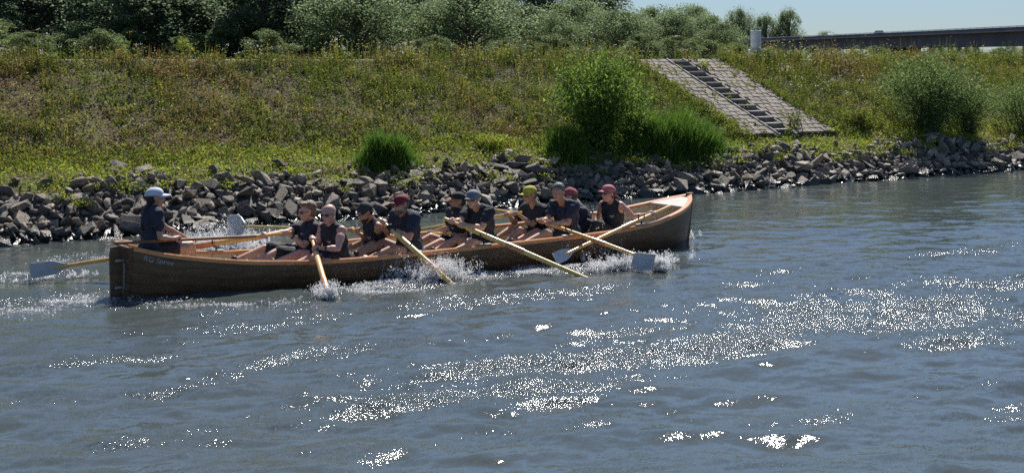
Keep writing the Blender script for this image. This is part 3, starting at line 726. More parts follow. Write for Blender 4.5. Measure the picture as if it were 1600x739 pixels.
    # ---- cap with brim
    if cap:
        cm = CAPC[cap]; fs = -1 if cap_back else 1
        bm = bmesh.new(); nu, nv_ = 20, 7; rows = []
        for j in range(nv_ + 1):
            ph = j / nv_ * math.pi / 2; rows.append([])
            for i in range(nu):
                a = 2 * math.pi * i / nu; rr_ = math.cos(ph)
                x = .084 * rr_ * math.cos(a); y = .103 * rr_ * math.sin(a); z = .084 * math.sin(ph) ** .85
                if cap == 'pinkred' or cap == 'dark': z -= .02 * rr_
                rows[-1].append(bm.verts.new(hp(x, -.016 + y * 1.0, .030 + z * 1.02 + .012 * (y * fs / .104) * rr_)))
        for j in range(nv_):
            for i in range(nu): bm.faces.new((rows[j][i], rows[j][(i + 1) % nu], rows[j + 1][(i + 1) % nu], rows[j + 1][i]))
        bm.faces.new(rows[-1])
        inn = [bm.verts.new(hp(.078 * math.cos(2 * math.pi * i / nu), -.016 + .096 * math.sin(2 * math.pi * i / nu), .028)) for i in range(nu)]
        for i in range(nu): bm.faces.new((rows[0][i], inn[i], inn[(i + 1) % nu], rows[0][(i + 1) % nu]))
        bmesh.ops.remove_doubles(bm, verts=bm.verts, dist=1e-4)
        co = addbm('cap', bm, cm)
        bm = bmesh.new(); rowsT, rowsB = [], []
        for j in range(5):
            rT, rB = [], []
            for i in range(11):
                a = math.pi * (i / 10) * .84 + math.pi * .08; s = j / 4; ext = .088 * s * math.sin(a) ** .7
                x = math.cos(a) * (.085 - .010 * s); y = math.sin(a) * .092 + ext; z = .040 - .014 * s - .022 * (math.cos(a)) ** 2
                rT.append(bm.verts.new(hp(x, -.012 + fs * y, z + .004))); rB.append(bm.verts.new(hp(x, -.012 + fs * y, z)))
            rowsT.append(rT); rowsB.append(rB)
        for rw, rv in ((rowsT, 0), (rowsB, 1)):
            for j in range(4):
                for i in range(10):
                    q = (rw[j][i], rw[j][i + 1], rw[j + 1][i + 1], rw[j + 1][i]); bm.faces.new(q)
        for i in range(10): bm.faces.new((rowsT[4][i], rowsT[4][i + 1], rowsB[4][i + 1], rowsB[4][i]))
        for j in range(4):
            for i in (0, 10): bm.faces.new((rowsT[j][i], rowsT[j + 1][i], rowsB[j + 1][i], rowsB[j][i]))
        addbm('brim', bm, CAPC[visor] if visor else cm, co)
        bm = bmesh.new(); ellip(bm, hp(0, -.016, .112), ax, (.008, .008, .004), 8, 5); addbm('cap_button', bm, cm, co)
        if visor == 'orange':
            bm = bmesh.new()
            ellip(bm, hp(0, .028, .064), ax, (.052, .062, .040), 12, 8); addbm('front_panel', bm, CAPC['orange'], co)
    if glove:
        s = glove; bm = bmesh.new(); make_hand(bm, Wr[s], Hd[s], arms[s].get('axis', (0, 1, 0)), 1 if s == 'L' else -1); capsule(bm, Wr[s], .031, Wr[s].lerp(Hd[s], .3), .03)
        add('glove', remeshed(bm, .007, 1, .7), M['black'])
    if watch:
        s = watch; d = (E[s] - Wr[s]).normalized(); bm = bmesh.new(); tube(bm, [Wr[s] + d * .02, Wr[s] + d * .045], .031, 12); addbm('wristwatch', bm, M['black'])
    return root

ZF = .03
def leg(kx, ky, kY, axp, ay, aY): return (W(kx, ky, kY), W(axp, ay, aY))
G_ = 'crew of the rowing boat'
def ax_(i): return O[i][1]
def hands(i, lp, rp, hint=(0, 0, -1), hl=None, hr=None, ln=1.0):
    return {'L': dict(hand=near_line(O[i], lp), axis=O[i][1], hint=hl or hint, len=ln), 'R': dict(hand=near_line(O[i], rp), axis=O[i][1], hint=hr or hint, len=ln)}
tlA = (TA, (TB - TA).normalized(), (TB - TA).length)
P_ = {}
# cox at the stern, facing the bow
hc = near_line(tlA, 280)
make_person('cox in white cap with long dark hair, sitting at the stern holding the tiller', W(236, 392, 16.5), W(238, 327, 16.5), W(243, 309, 16.5), face=-8, pitch=0, torso=0, sex='f',
    arms={'R': dict(hand=near_line(tlA, 279), axis=tlA[1], hint=(-.2, -.3, -1)), 'L': dict(hand=W(300, 378, 16.78), axis=(1, 0, 0), hint=(0, .3, -1))},
    legs={'R': (W(290, 387, 16.36), W(291, 428, 16.4)), 'L': (W(298, 383, 16.68), W(304, 418, 16.7))}, skin='tan', shirt='navy', cap='white', shorts=.60, printed='back',
    hair=('hair_dark', 'full', (W(236, 315, 16.5), W(228, 328, 16.48), W(224, 345, 16.46), W(222, 358, 16.46))), hs=1.0, stout=.95)
make_person('sandy-haired rower in black T-shirt and sunglasses leaning back at the long stern oar', W(482, 402, 16.72), W(486, 349, 16.72), W(479, 331, 16.68), face=172, pitch=-6, torso=168,
    arms=hands(2, 447, 412, hl=(.3, -.3, -1), hr=(0, .3, -.6)), legs={'L': leg(430, 395, 16.62, 385, 414, 16.55), 'R': leg(413, 388, 16.85, 366, 408, 16.85)}, skin='light', hair=('hair_brown', 'full'), glasses=True, watch='L', stout=1.05, shorts=.85)
make_person('bald rower in dark sleeveless vest and sunglasses pulling the steep orange oar', W(532, 408, 16.22), W(517, 353, 16.18), W(513, 334, 16.1), face=205, pitch=-10, torso=190, 
    arms=hands(3, 492, 487, hl=(.6, -.5, -.6), hr=(.2, .3, -1)), legs={'L': leg(490, 402, 16.06, 444, 420, 16.02), 'R': leg(468, 396, 16.38, 426, 412, 16.35)}, skin='pink', sleeve='none', glasses=True, stout=1.06)
make_person('bearded rower with long hair in a dark backward cap and sleeveless black top', W(600, 400, 16.66), W(578, 345, 16.6), W(569, 331, 16.52), face=182, pitch=-28, torso=178,
    arms=hands(4, 560, 548, hl=(.8, -.4, -.7), hr=(0, .4, -1)), legs={'L': leg(583, 382, 16.46, 537, 408, 16.42), 'R': leg(562, 380, 16.85, 520, 400, 16.8)}, skin='tan', sleeve='none', cap='dark', cap_back=True, beard='hair_dark', hair=('hair_dark', 'full', (W(577, 340, 16.6), W(584, 352, 16.62), W(588, 362, 16.64))), stout=.95)
make_person('broad bearded rower in burgundy cap with one black glove on a yellow oar', W(646, 400, 16.24), W(631, 334, 16.2), W(626, 319, 16.12), face=188, pitch=-4, torso=188,
    arms=hands(5, 609, 599, hl=(.5, -.6, -.8), hr=(.2, .4, -1)), legs={'L': leg(614, 388, 16.02, 568, 408, 16.0), 'R': leg(600, 378, 16.44, 556, 400, 16.42)}, skin='tan', cap='burgundy', glasses=True, beard='hair_grey', hair=('hair_grey', 'shaved'), glove='L', stout=1.14, shirt='navy', shorts=.45)
make_person('rower in black and orange cap looking left, half hidden behind the grey-capped rower', W(728, 392, 16.72), W(712, 331, 16.7), W(715, 314, 16.66), face=166, pitch=0, torso=170,
    arms=hands(6, 698, 671, hl=(.3, -.2, -1), hr=(.3, .3, -.8)), legs={'L': leg(688, 378, 16.56, 650, 396, 16.52), 'R': leg(672, 370, 16.9, 636, 390, 16.86)}, skin='tan', cap='black', visor='orange', hair=('hair_dark', 'shaved'), beard='hair_dark', stout=1.0)
make_person('rower in grey cap and sunglasses holding the longest yellow oar', W(764, 394, 16.24), W(747, 325, 16.2), W(739, 311, 16.1), face=208, pitch=-6, torso=190,
    arms=hands(7, 720, 706, hl=(.5, -.5, -.8), hr=(.1, .4, -1)), legs={'L': leg(740, 379, 16.0, 698, 398, 15.98), 'R': leg(714, 374, 16.42, 676, 394, 16.38)}, skin='light', cap='grey', glasses=True, stout=1.08, shorts=.5)
make_person('rower in bright yellow cap and sunglasses on the far side of the boat', W(848, 386, 16.74), W(835, 322, 16.72), W(827, 304, 16.66), face=186, pitch=-8, torso=186,
    arms=hands(8, 806, 793, hl=(.5, -.4, -.9), hr=(.3, .5, -.8)), legs={'L': leg(812, 360, 16.56, 786, 384, 16.55), 'R': leg(798, 358, 16.92, 770, 376, 16.88)}, skin='tan', cap='yellow', glasses=True, hair=('hair_grey', 'shaved'), stout=1.05, shorts=.72)
make_person('grey-haired bareheaded rower in navy T-shirt beside the red-capped rower', W(894, 382, 16.28), W(880, 317, 16.24), W(872, 300, 16.16), face=210, pitch=-4, torso=192,
    arms=hands(9, 857, 846, hl=(.6, -.4, -.9), hr=(.1, .4, -1)), legs={'L': leg(852, 364, 16.06, 812, 384, 16.04), 'R': leg(838, 362, 16.46, 800, 380, 16.42)}, skin='tan', hair=('hair_grey', 'shaved'), shirt='navy', stout=1.04, shorts=.75)
make_person('rower in faded red cap bent forward with back turned, beside the woman', W(920, 378, 16.78), W(902, 321, 16.72), W(890, 306, 16.7), face=140, pitch=-12, torso=160,
    arms=hands(10, 872, 862, hl=(.4, -.6, -.8), hr=(.3, .5, -.8)), legs={'L': leg(884, 360, 16.66, 852, 378, 16.62), 'R': leg(874, 356, 16.92, 842, 372, 16.9)}, skin='light', cap='pinkred', hair=('hair_grey', 'shaved'), shirt='navy', stout=1.05, printed=False)
make_person('woman in pink cap and black sleeveless top reaching back to the bow oar', W(962, 374, 16.34), W(955, 316, 16.32), W(950, 302, 16.26), face=180, pitch=2, torso=196, sex='f',
    arms={'L': dict(hand=near_line(O[11], 1019), axis=O[11][1], hint=(0, -.3, -.5), len=.86), 'R': dict(hand=W(928, 352, 16.5), axis=(0, 1, 0), hint=(0, .5, -1))},
    legs={'L': leg(931, 350, 16.16, 914, 384, 16.15), 'R': leg(916, 348, 16.5, 896, 376, 16.48)}, skin='pink', sleeve='none', cap='pink', hair=('hair_red', 'full', (W(959, 306, 16.3), W(966, 312, 16.32), W(967, 320, 16.32))), glasses=True, long_legs=True, stout=.92, shorts=.9)

# ------------------------------------------------------------------ stone revetment along the waterline
rb = bmesh.new()
bxs = np.arange(-6, 75, .4); bys = np.linspace(21.3, 23.75, 9)
grid = [[rb.verts.new((x, y, float(ground(x, y)) + .03 + .05 * noise.noise(Vector((x * 3, y * 3, 0))) - (.16 if y > 23.2 else 0))) for x in bxs] for y in bys]
for i in range(len(bys) - 1):
    for j in range(len(bxs) - 1): rb.faces.new((grid[i][j], grid[i][j + 1], grid[i + 1][j + 1], grid[i + 1][j]))
revet = bmobj('rock_revetment', rb, M['rubble']); tag(revet, 'bank of loose grey riprap stones between water and grass', kind='structure')
rr = random.Random(3)
def rock_proto(k):
    r = random.Random(100 + k); bm = bmesh.new(); slab = r.choice((.45, .6, .8, .95))
    for i in range(9 + k % 5):
        v = Vector((r.gauss(0, 1), r.gauss(0, 1), r.gauss(0, 1))).normalized() * r.uniform(.85, 1.12)
        bm.verts.new((v.x * 1.15, v.y * .85, v.z * slab))
    res = bmesh.ops.convex_hull(bm, input=bm.verts)
    bmesh.ops.delete(bm, geom=[g for g in res['geom_interior'] if isinstance(g, bmesh.types.BMVert)], context='VERTS')
    bmesh.ops.dissolve_limit(bm, angle_limit=R(16), verts=bm.verts, edges=bm.edges)
    bmesh.ops.bevel(bm, geom=list(bm.edges), offset=.03, segments=1, affect='EDGES', clamp_overlap=True)
    bmesh.ops.triangulate(bm, faces=[f for f in bm.faces if len(f.verts) > 4])
    bmesh.ops.recalc_face_normals(bm, faces=bm.faces)
    me = bpy.data.meshes.new('rock'); bm.to_mesh(me); bm.free(); return me
protos = []
for k in range(18):
    base = rock_proto(k); trio = []
    for mn in ('rock', 'rock_dark', 'rock_tan'):
        c = base.copy(); c.materials.append(M[mn]); trio.append(c)
    protos.append(trio)
pl = []   # x, y, z, size, rot, proto, mat
def upper(x): return 23.26 + .18 * math.sin(x * .9) + .14 * math.sin(x * 2.3 + 1) + .10 * math.sin(x * 5.1)
cells = {}
def try_add(x, y, s, sep, lift):
    key = (int(x / .35), int(y / .35))
    for a in (-1, 0, 1):
        for b_ in (-1, 0, 1):
            for (x2, y2, s2) in cells.get((key[0] + a, key[1] + b_), ()):
                if (x - x2) ** 2 + (y - y2) ** 2 < ((s + s2) * sep) ** 2: return
    cells.setdefault(key, []).append((x, y, s))
    z = float(ground(x, y)) + s * lift
    pl.append((x, y, z, s, (rr.gauss(0, .45), rr.gauss(0, .4), rr.uniform(0, 6.28)), rr.randrange(18), rr.choices((0, 1, 2), (5, 4, 1.4))[0]))
for n_, lo, hi, sep, lift in ((4200, .105, .215, .60, .40), (9000, .07, .125, .56, .65), (9000, .035, .07, .45, .8)):
    for i in range(n_):
        x = 2.5 + 58 * rr.random() ** 1.15; y = rr.uniform(21.75, upper(x)); s = rr.uniform(lo, hi) * (1.0 if rr.random() < .9 else 1.3)
        try_add(x, y, s, sep, lift)
for i in range(260):
    x = 3 + 55 * rr.random(); y = upper(x) + abs(rr.gauss(0, .28)); try_add(x, y, rr.uniform(.06, .17), .9, .15)
# a few big slabs where the photograph shows them
for (a, b_, s, m_) in ((205, 322, .24, 2), (318, 318, .24, 0), (455, 275, .28, 0), (1255, 255, .30, 2), (600, 350, .3, 2), (890, 318, .26, 2), (1060, 270, .3, 0)):
    q = Wz(a, b_, .45 if b_ < 330 else .15); gz = float(ground(q.x, q.y))
    if q.y < 23.75: pl.append((q.x, min(q.y, 23.7), gz + s * .35, s, (rr.uniform(-.3, .3), .1, rr.uniform(0, 6)), rr.randrange(18), m_))
def shown(p_):
    f = S_ * p_[0] + C_ * p_[1]; u_, v_ = proj(p_[:3]); vis = -20 < u_ < 1620
    return (p_[3] / f if vis else 0)
pl.sort(key=shown, reverse=True)
rest_V, rest_F, rest_M, off = [], [], [], 0
pr_np = []
for trio in protos:
    me = trio[0]; co = np.empty(len(me.vertices) * 3, np.float32); me.vertices.foreach_get('co', co); me.calc_loop_triangles()
    tr = np.empty(len(me.loop_triangles) * 3, np.int32); me.loop_triangles.foreach_get('vertices', tr); pr_np.append((co.reshape(-1, 3), tr.reshape(-1, 3)))
from mathutils import Euler
for i, (x, y, z, s, ro, k, m_) in enumerate(pl):
    if i < 298:
        o = bpy.data.objects.new('rock', protos[k][m_]); COL.objects.link(o); o.location = (x, y, z); o.rotation_euler = ro; o.scale = (s * 1.15, s, s * .85); o.parent = revet
    else:
        mt = np.array(Euler(ro).to_matrix()) * s; co, tr = pr_np[k]
        rest_V.append(co @ mt.T + np.array((x, y, z))); rest_F.append(tr + off); rest_M.append(np.full(len(tr), m_)); off += len(co)
print('rocks', len(pl))
o = link('small_rocks', npmesh('small_rocks', np.vstack(rest_V), np.vstack(rest_F), matidx=np.concatenate(rest_M)), revet, (M['rock'], M['rock_dark'], M['rock_tan'])); o['kind'] = 'stuff'

# ------------------------------------------------------------------ paved strips and stairs on the slope
SXC = 25.12; Y0, Z0, Y1, Z1 = 24.1, 1.03, 28.1, 2.81
sd_ = Vector((0, Y1 - Y0, Z1 - Z0)); SL = sd_.length; sdn = sd_.normalized(); snn = Vector((0, -sdn.z, sdn.y))
def slope_box(bm, x0, x1, s0, s1, h0, h1, bevel=0):
    base = Vector((0, Y0, Z0)); vs = []
    for x in (x0, x1):
        for s in (s0, s1):
            for h in (h0, h1): vs.append(bm.verts.new(base + Vector((x, 0, 0)) + sdn * s + snn * h))
    fs = [bm.faces.new([vs[i] for i in q]) for q in ((0, 1, 3, 2), (4, 6, 7, 5), (0, 4, 5, 1), (2, 3, 7, 6), (0, 2, 6, 4), (1, 5, 7, 3))]
    if bevel: bmesh.ops.bevel(bm, geom=list({e for f in fs for e in f.edges}), offset=bevel, segments=1, affect='EDGES')
bm = bmesh.new()
slope_box(bm, SXC - 1.42, SXC - .33, -.05, SL, -.12, .012); slope_box(bm, SXC + .33, SXC + 1.78, -.05, SL, -.12, .012)
apron = bmobj('paved_slope', bm, M['rubble']); tag(apron, 'two strips of concrete paving blocks either side of the bank stairs', kind='structure')
bl_mesh = []
for k in range(4):
    bm = bmesh.new(); bbox(bm, 0, .186, 0, .176, -.05, .045, .007)
    for v in bm.verts:
        if v.co.z > 0: v.co.z += .006 * (noise.noise(Vector((v.co.x * 9, v.co.y * 9, k * 5))))
    bmesh.ops.recalc_face_normals(bm, faces=bm.faces); me = bpy.data.meshes.new('paving_block'); bm.to_mesh(me); bm.free(); me.materials.append(M['paving' if k % 2 else 'paving_b']); bl_mesh.append(me)
rotx = math.atan2(Z1 - Z0, Y1 - Y0)
for xa, ncol in ((SXC - 1.39, 5), (SXC + .35, 7)):
    for r_ in range(22):
        for c_ in range(ncol):
            if rr.random() < (.10 if c_ in (0, ncol - 1) and (xa > SXC) == (c_ > 0) else 0): continue
            x = xa + c_ * .202 + (.10 if r_ % 2 else 0) * (1 if c_ < ncol - 1 else .2); s = -.02 + r_ * .2
            o = bpy.data.objects.new('paving_block', bl_mesh[rr.randrange(4)]); COL.objects.link(o); o.parent = apron
            o.location = Vector((x, Y0, Z0)) + sdn * s + snn * rr.uniform(-.008, .008); o.rotation_euler = (rotx + rr.gauss(0, .012), rr.gauss(0, .01), rr.gauss(0, .008))
st = empty('stairs', (SXC, Y0, Z0)); tag(st, 'narrow concrete stairs climbing the embankment between two paved strips', 'stairs')
ist = Matrix.Translation(-st.location)
for sx in (-1, 1):
    bm = bmesh.new(); slope_box(bm, SXC + sx * .29 - .03, SXC + sx * .29 + .03, -.1, SL + .02, -.3, .052, .008); o = bmobj('cheek_wall', bm, M['concrete']); o.data.transform(ist); o.parent = st
NS = 13; run = (Y1 - Y0) / NS; rise = (Z1 - Z0) / NS
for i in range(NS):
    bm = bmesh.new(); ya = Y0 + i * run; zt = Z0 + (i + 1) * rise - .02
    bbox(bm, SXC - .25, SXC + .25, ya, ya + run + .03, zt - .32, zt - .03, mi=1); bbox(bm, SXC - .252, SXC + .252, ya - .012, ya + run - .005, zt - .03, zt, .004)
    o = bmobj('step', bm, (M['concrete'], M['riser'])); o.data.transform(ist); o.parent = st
# kilometre post on the crest
p0 = G(1181, 39.9); pz = float(ground(p0.x, p0.y)); mp_ = empty('marker_post', (p0.x, p0.y, pz)); tag(mp_, 'pale concrete marker post on a wider block at the crest of the bank', 'marker post')
bm = bmesh.new(); bbox(bm, -.20, .20, -.20, .20, -.1, .30, .02); o = bmobj('base_block', bm, M['post'], mp_); o.rotation_euler = (0, 0, -TH)
bm = bmesh.new()
tube(bm, [(0, 0, .30), (0, 0, .31), (0, 0, .82), (0, 0, .84)], [.145, .15, .15, .13], 20); o = bmobj('post', bm, M['post'], mp_)

# ------------------------------------------------------------------ plants
def quat_dirs(n, r, updown=1.0):
    d = r.normal(size=(n, 3)); d[:, 2] *= updown; d /= np.linalg.norm(d, axis=1)[:, None]
    e = r.normal(size=(n, 3)); e -= d * (e * d).sum(1)[:, None]; e /= np.linalg.norm(e, axis=1)[:, None] + 1e-9
    return d, e
def leaves(P, size, col, r, aspect=.42, updown=.6, dirs=None):
    """one folded rhombus (2 tris as a quad) per point"""
    n = len(P); size = np.broadcast_to(np.asarray(size, float), (n,))[:, None]
    d, e = quat_dirs(n, r, updown)
    if dirs is not None:
        d = dirs + .45 * r.normal(size=(n, 3)); d /= np.linalg.norm(d, axis=1)[:, None]
        e -= d * (e * d).sum(1)[:, None]; e /= np.linalg.norm(e, axis=1)[:, None] + 1e-9
    V = np.stack([P - d * size * .5, P + e * size * aspect * .5, P + d * size * .5, P - e * size * aspect * .5], 1).reshape(-1, 3)
    F = np.arange(4 * n).reshape(n, 4); C = np.repeat(np.broadcast_to(col, (n, 3)), 4, 0)
    return V, F, C
def blades(P, h, col, r, wd=.012, lean=.35, leandir=None):
    n = len(P); h = np.broadcast_to(np.asarray(h, float), (n,))[:, None]; a = r.uniform(0, 2 * np.pi, n)
    L = np.stack([np.cos(a), np.sin(a), 0 * a], 1) * (r.uniform(.1, 1, n)[:, None] * lean)
    b = r.uniform(0, 2 * np.pi, n); Wd = np.stack([np.cos(b), np.sin(b), 0 * b], 1) * np.broadcast_to(np.asarray(wd, float), (n,))[:, None] * .5
    up = np.array([0, 0, 1.0])
    m_ = P + up * h * .55 + L * h * .3; t_ = P + up * h * (1 - .25 * np.linalg.norm(L, axis=1)[:, None]) + L * h * .95
    V = np.stack([P - Wd, P + Wd, m_ + Wd * .8, m_ - Wd * .8, t_ + Wd * .12, t_ - Wd * .12], 1).reshape(-1, 3)
    i = np.arange(n)[:, None] * 6; F = np.concatenate([i + np.array([0, 1, 2, 3]), i + np.array([3, 2, 4, 5])], 0)
    return V, F, np.repeat(np.broadcast_to(col, (n, 3)), 6, 0)
def join(parts):
    V, F, C, off = [], [], [], 0
    for v, f, c in parts: V.append(v); F.append(f + off); C.append(c); off += len(v)
    return np.vstack(V), np.vstack(F), np.vstack(C)
def vobj(name, parts, parent=None, m='leaf', origin=None):
    V, F, C = join(parts)
    if origin is not None: V = V - np.asarray(origin)
    return link(name, npmesh(name, V, F, col=np.clip(C, 0, 1)), parent, (M[m],))
GREEN = np.array([(.105, .150, .022), (.155, .195, .030), (.21, .235, .035), (.065, .105, .022), (.28, .27, .045)])
DRY = np.array([(.20, .14, .05), (.27, .20, .07), (.13, .075, .045), (.27, .23, .05), (.17, .17, .04)])
LIME = np.array([(.26, .34, .035), (.34, .39, .04), (.18, .25, .03), (.42, .42, .05)])
def pick(tab, n, r, var=.15): return tab[r.integers(0, len(tab), n)] * (1 + var * r.normal(size=(n, 1)))
def lfn(x, y, s=.6, seed=0):
    return np.array([noise.noise(Vector((a * s + seed, b_ * s, seed))) for a, b_ in zip(x, y)])
def free(x, y): return ~((x > SXC - 1.32) & (x < SXC + 1.68) & (y > 24.05) & (y < 28.3))
vr = np.random.default_rng(21)
# -- weeds and dry herbs on the slope
N_ = 19000
x = 4 + 46 * vr.random(N_) ** 1.1; y = vr.uniform(24.1, 28.25, N_); ok = free(x, y) | (vr.random(N_) < .02); x, y = x[ok], y[ok]
dens = lfn(x, y, .8, 3) + .35 * lfn(x, y, 2.2, 8); wv = sst(9, 25, x)
ok = vr.random(len(x)) < np.clip(.68 + 1.3 * dens + .35 * wv + .25 * (y < 25.6), .30, 1); x, y = x[ok], y[ok]; n = len(x); z = ground(x, y)
dry = np.clip(.38 + 1.3 * lfn(x, y, .5, 12) - .45 * sst(10, 22, x) + .18 * (y - 26) - .15 * vr.random(n), 0, 1)
hgt = (.06 + .16 * vr.random(n) ** 2) * (.8 + .5 * sst(10, 24, x)) * np.clip(.7 + .22 * (y - 24.5), .6, 1.5)
parts = []
K = 13
cc = np.where((vr.random(n) < dry)[:, None], pick(DRY, n, vr), pick(GREEN, n, vr))
rad = .04 + .09 * vr.random(n)
P = np.repeat(np.stack([x, y, z], 1), K, 0); rp = np.repeat(rad, K)[:, None]; hp_ = np.repeat(hgt, K)
P = P + np.concatenate([vr.normal(size=(n * K, 2)) * rp, np.abs(vr.normal(.6, .45, (n * K, 1))) * hp_[:, None]], 1)
parts.append(leaves(P, .032 + .036 * vr.random(n * K), np.repeat(cc, K, 0) * (1 + .2 * vr.normal(size=(n * K, 1))), vr, .5))
# stems
K = 4; P = np.repeat(np.stack([x, y, z - .02], 1), K, 0); P[:, :2] += vr.normal(size=(n * K, 2)) * np.repeat(rad, K)[:, None]
parts.append(blades(P, np.repeat(hgt, K) * vr.uniform(.9, 2.0, n * K), np.repeat(cc, K, 0) * .9, vr, .010, .3))
tag(vobj('slope_weeds', parts), 'dry and green weeds covering the embankment slope', kind='stuff')
# -- low creeping mat of tiny leaves over the soil
N_ = 52000
x = 4 + 44 * vr.random(N_) ** 1.15; y = vr.uniform(24.0, 28.2, N_); ok = free(x, y); x, y = x[ok], y[ok]
d = lfn(x, y, .9, 30) + .5 * lfn(x, y, 3.0, 31); ok = vr.random(len(x)) < np.clip(.6 + 1.4 * d + .3 * (y < 25.5), .22, 1); x, y = x[ok], y[ok]; n = len(x)
dry = np.clip(.28 + 1.2 * lfn(x, y, .5, 12) - .4 * sst(10, 22, x), 0, 1)
cc = np.where((vr.random(n) < dry)[:, None], pick(DRY, n, vr, .25), pick(GREEN, n, vr, .25))
P = np.stack([x, y, ground(x, y) + .02 + .03 * vr.random(n)], 1)
tag(vobj('ground_cover', [leaves(P, .03 + .03 * vr.random(n), cc, vr, .6, .25)]), 'low creeping leaves over the purple-brown soil', kind='stuff')
# -- bright grass of the bench between stones and slope
N_ = 85000
x = 3 + 45 * vr.random(N_) ** 1.15
lo = np.array([upper(a) for a in x]) - .12; hi = 25.05 - .75 * sst(8, 25, x) + .12 * np.sin(x * 2) ; y = lo + (hi - lo) * vr.random(N_)
d = lfn(x, y, 1.3, 40); ok = vr.random(N_) < np.clip(.75 + d, .1, 1); x, y = x[ok], y[ok]; n = len(x); z = ground(x, y)
cc = pick(LIME, n, vr, .2); ol = np.clip(.3 + lfn(x, y, .8, 44), 0, 1)[:, None]; cc = cc * (1 - ol * .5) + pick(GREEN, n, vr) * ol * .5
P = np.stack([x, y, z - .01], 1); h = .04 + .07 * vr.random(n) ** 1.5
h2 = n // 2
tag(vobj('bank_grass', [blades(P[:h2], h[:h2] * 1.2, cc[:h2], vr, .012, .6), leaves(P[h2:] + np.array([0, 0, 1]) * h[h2:, None] * .8, .035 + .035 * vr.random(n - h2), cc[h2:], vr, .55, .3)]), 'bright green grass and herbs on the bench above the stones', kind='stuff')
# -- herbs growing among the stones
N_ = 170; parts = []
for i in range(N_):
    cx_ = 3.5 + 45 * vr.random(); cy_ = vr.uniform(22.7, upper(cx_) + .1); n = 90; q = vr.normal(size=(n, 3)) * np.array([.14, .10, .05]) * vr.uniform(.5, 1.2)
    P = q + np.array([cx_, cy_, float(ground(cx_, cy_)) + .16]); parts.append(leaves(P, .03 + .03 * vr.random(n), pick(LIME if vr.random() < .5 else GREEN, n, vr), vr, .5))
tag(vobj('stone_herbs', parts), 'small leafy herbs growing between the stones', kind='stuff')
# -- flowering stalks, tallest along the crest
ex = []
for (xc_, y0_, y1_, n_, sd_x) in ((SXC - 1.46, 24.0, 28.2, 90, .14), (SXC + 1.74, 24.0, 28.2, 70, .10), (SXC + .9, 24.0, 28.2, 16, .5), (SXC - .8, 24.0, 28.2, 10, .3), (SXC + .1, 24.0, 28.2, 3, .1)):
    for i in range(n_):
        a_x = xc_ + vr.normal() * sd_x; a_y = vr.uniform(y0_, y1_); q = vr.normal(size=(40, 3)) * np.array([.07, .07, .04]) * vr.uniform(.4, 1.3)
        q[:, 2] = np.abs(q[:, 2]); zz = Z0 + (Z1 - Z0) * (a_y - Y0) / (Y1 - Y0) + .05
        ex.append(leaves(q + np.array([a_x, a_y, zz]), .03 + .03 * vr.random(40), pick(LIME if vr.random() < .4 else GREEN, 40, vr), vr, .5)); ex.append(blades(q[:12] * np.array([1, 1, 0]) + np.array([a_x, a_y, zz - .04]), vr.uniform(.06, .22, 12), pick(GREEN, 12, vr), vr, .010, .4))
tag(vobj('paving_weeds', ex), 'weeds creeping over the edges and joints of the paved strips', kind='stuff')
def stalks(name, N_, yr, hr, heads, label, seed, xr=(4, 50), density=None, headsize=.02, nhead=6, spread=.03):
    r = np.random.default_rng(seed); x = xr[0] + (xr[1] - xr[0]) * r.random(N_) ** 1.1; y = r.uniform(yr[0], yr[1], N_); ok = free(x, y) & ~((np.abs(x - 27.95) < .42) & (y > 27.0))
    x, y = x[ok], y[ok]
    if density is not None:
        ok = r.random(len(x)) < density(x, y); x, y = x[ok], y[ok]
    n = len(x); z = ground(x, y); h = r.uniform(*hr, n) * (.6 + .8 * r.random(n) ** 2) * (1 - .55 * sst(28, 36, x)); P = np.stack([x, y, z], 1); st_ = blades(P, h, pick(GREEN, n, r), r, .012, .12)
    top = st_[0].reshape(-1, 6, 3)[:, 4]
    K = 14; PL = np.repeat(P, K, 0) + np.repeat(top - P, K, 0) * r.uniform(.1, .85, (n * K, 1)) + r.normal(size=(n * K, 3)) * .022
    lv = leaves(PL, .035 + .04 * r.random(n * K), pick(GREEN, n * K, r), r, .35)
    hd = np.repeat(top, nhead, 0) + r.normal(size=(n * nhead, 3)) * np.array([spread, spread, spread * .45])
    hv = leaves(hd, headsize, heads[r.integers(0, len(heads), n * nhead)], r, .9, .3)
    return st_, lv, hv
WHITE = np.array([(.75, .75, .70), (.62, .63, .55), (.80, .80, .76)]); YEL = np.array([(.62, .45, .03), (.55, .30, .03), (.50, .42, .06)])
den = lambda a, b_: np.clip(.35 + 1.5 * lfn(a, b_, .7, 50), .03, 1)
crest = lambda a, b_: np.clip(.05 + 1.6 * lfn(a, b_, 1.1, 61) + .45 * sst(14, 22, a), .02, 1)
A1 = stalks('w', 330, (24.8, 28.2), (.10, .26), WHITE, '', 71, density=den, headsize=.022)
A2 = stalks('y', 1900, (24.8, 28.2), (.10, .26), YEL, '', 72, density=den, headsize=.018)
A3 = stalks('c', 1500, (27.7, 28.4), (.22, .60), WHITE, '', 73, density=crest, headsize=.024)
A4 = stalks('d', 1500, (27.7, 28.4), (.18, .55), YEL, '', 74, density=crest, headsize=.022)
A5 = stalks('e', 420, (27.2, 28.4), (.25, .55), YEL, '', 75, xr=(27.5, 40), density=crest, headsize=.03)
A6 = stalks('e', 700, (25.6, 28.4), (.20, .45), WHITE, '', 76, xr=(27.2, 46), density=den, headsize=.03)
tag(vobj('flower_stems', [a for q in (A1, A2, A3, A4, A5, A6) for a in q[:2]]), 'upright green flower stalks on the slope and along the crest', kind='stuff')
tag(vobj('white_flowers', [A1[2], A3[2], A6[2]], m='petal'), 'tiny white umbels scattered over the slope and crest', kind='stuff')
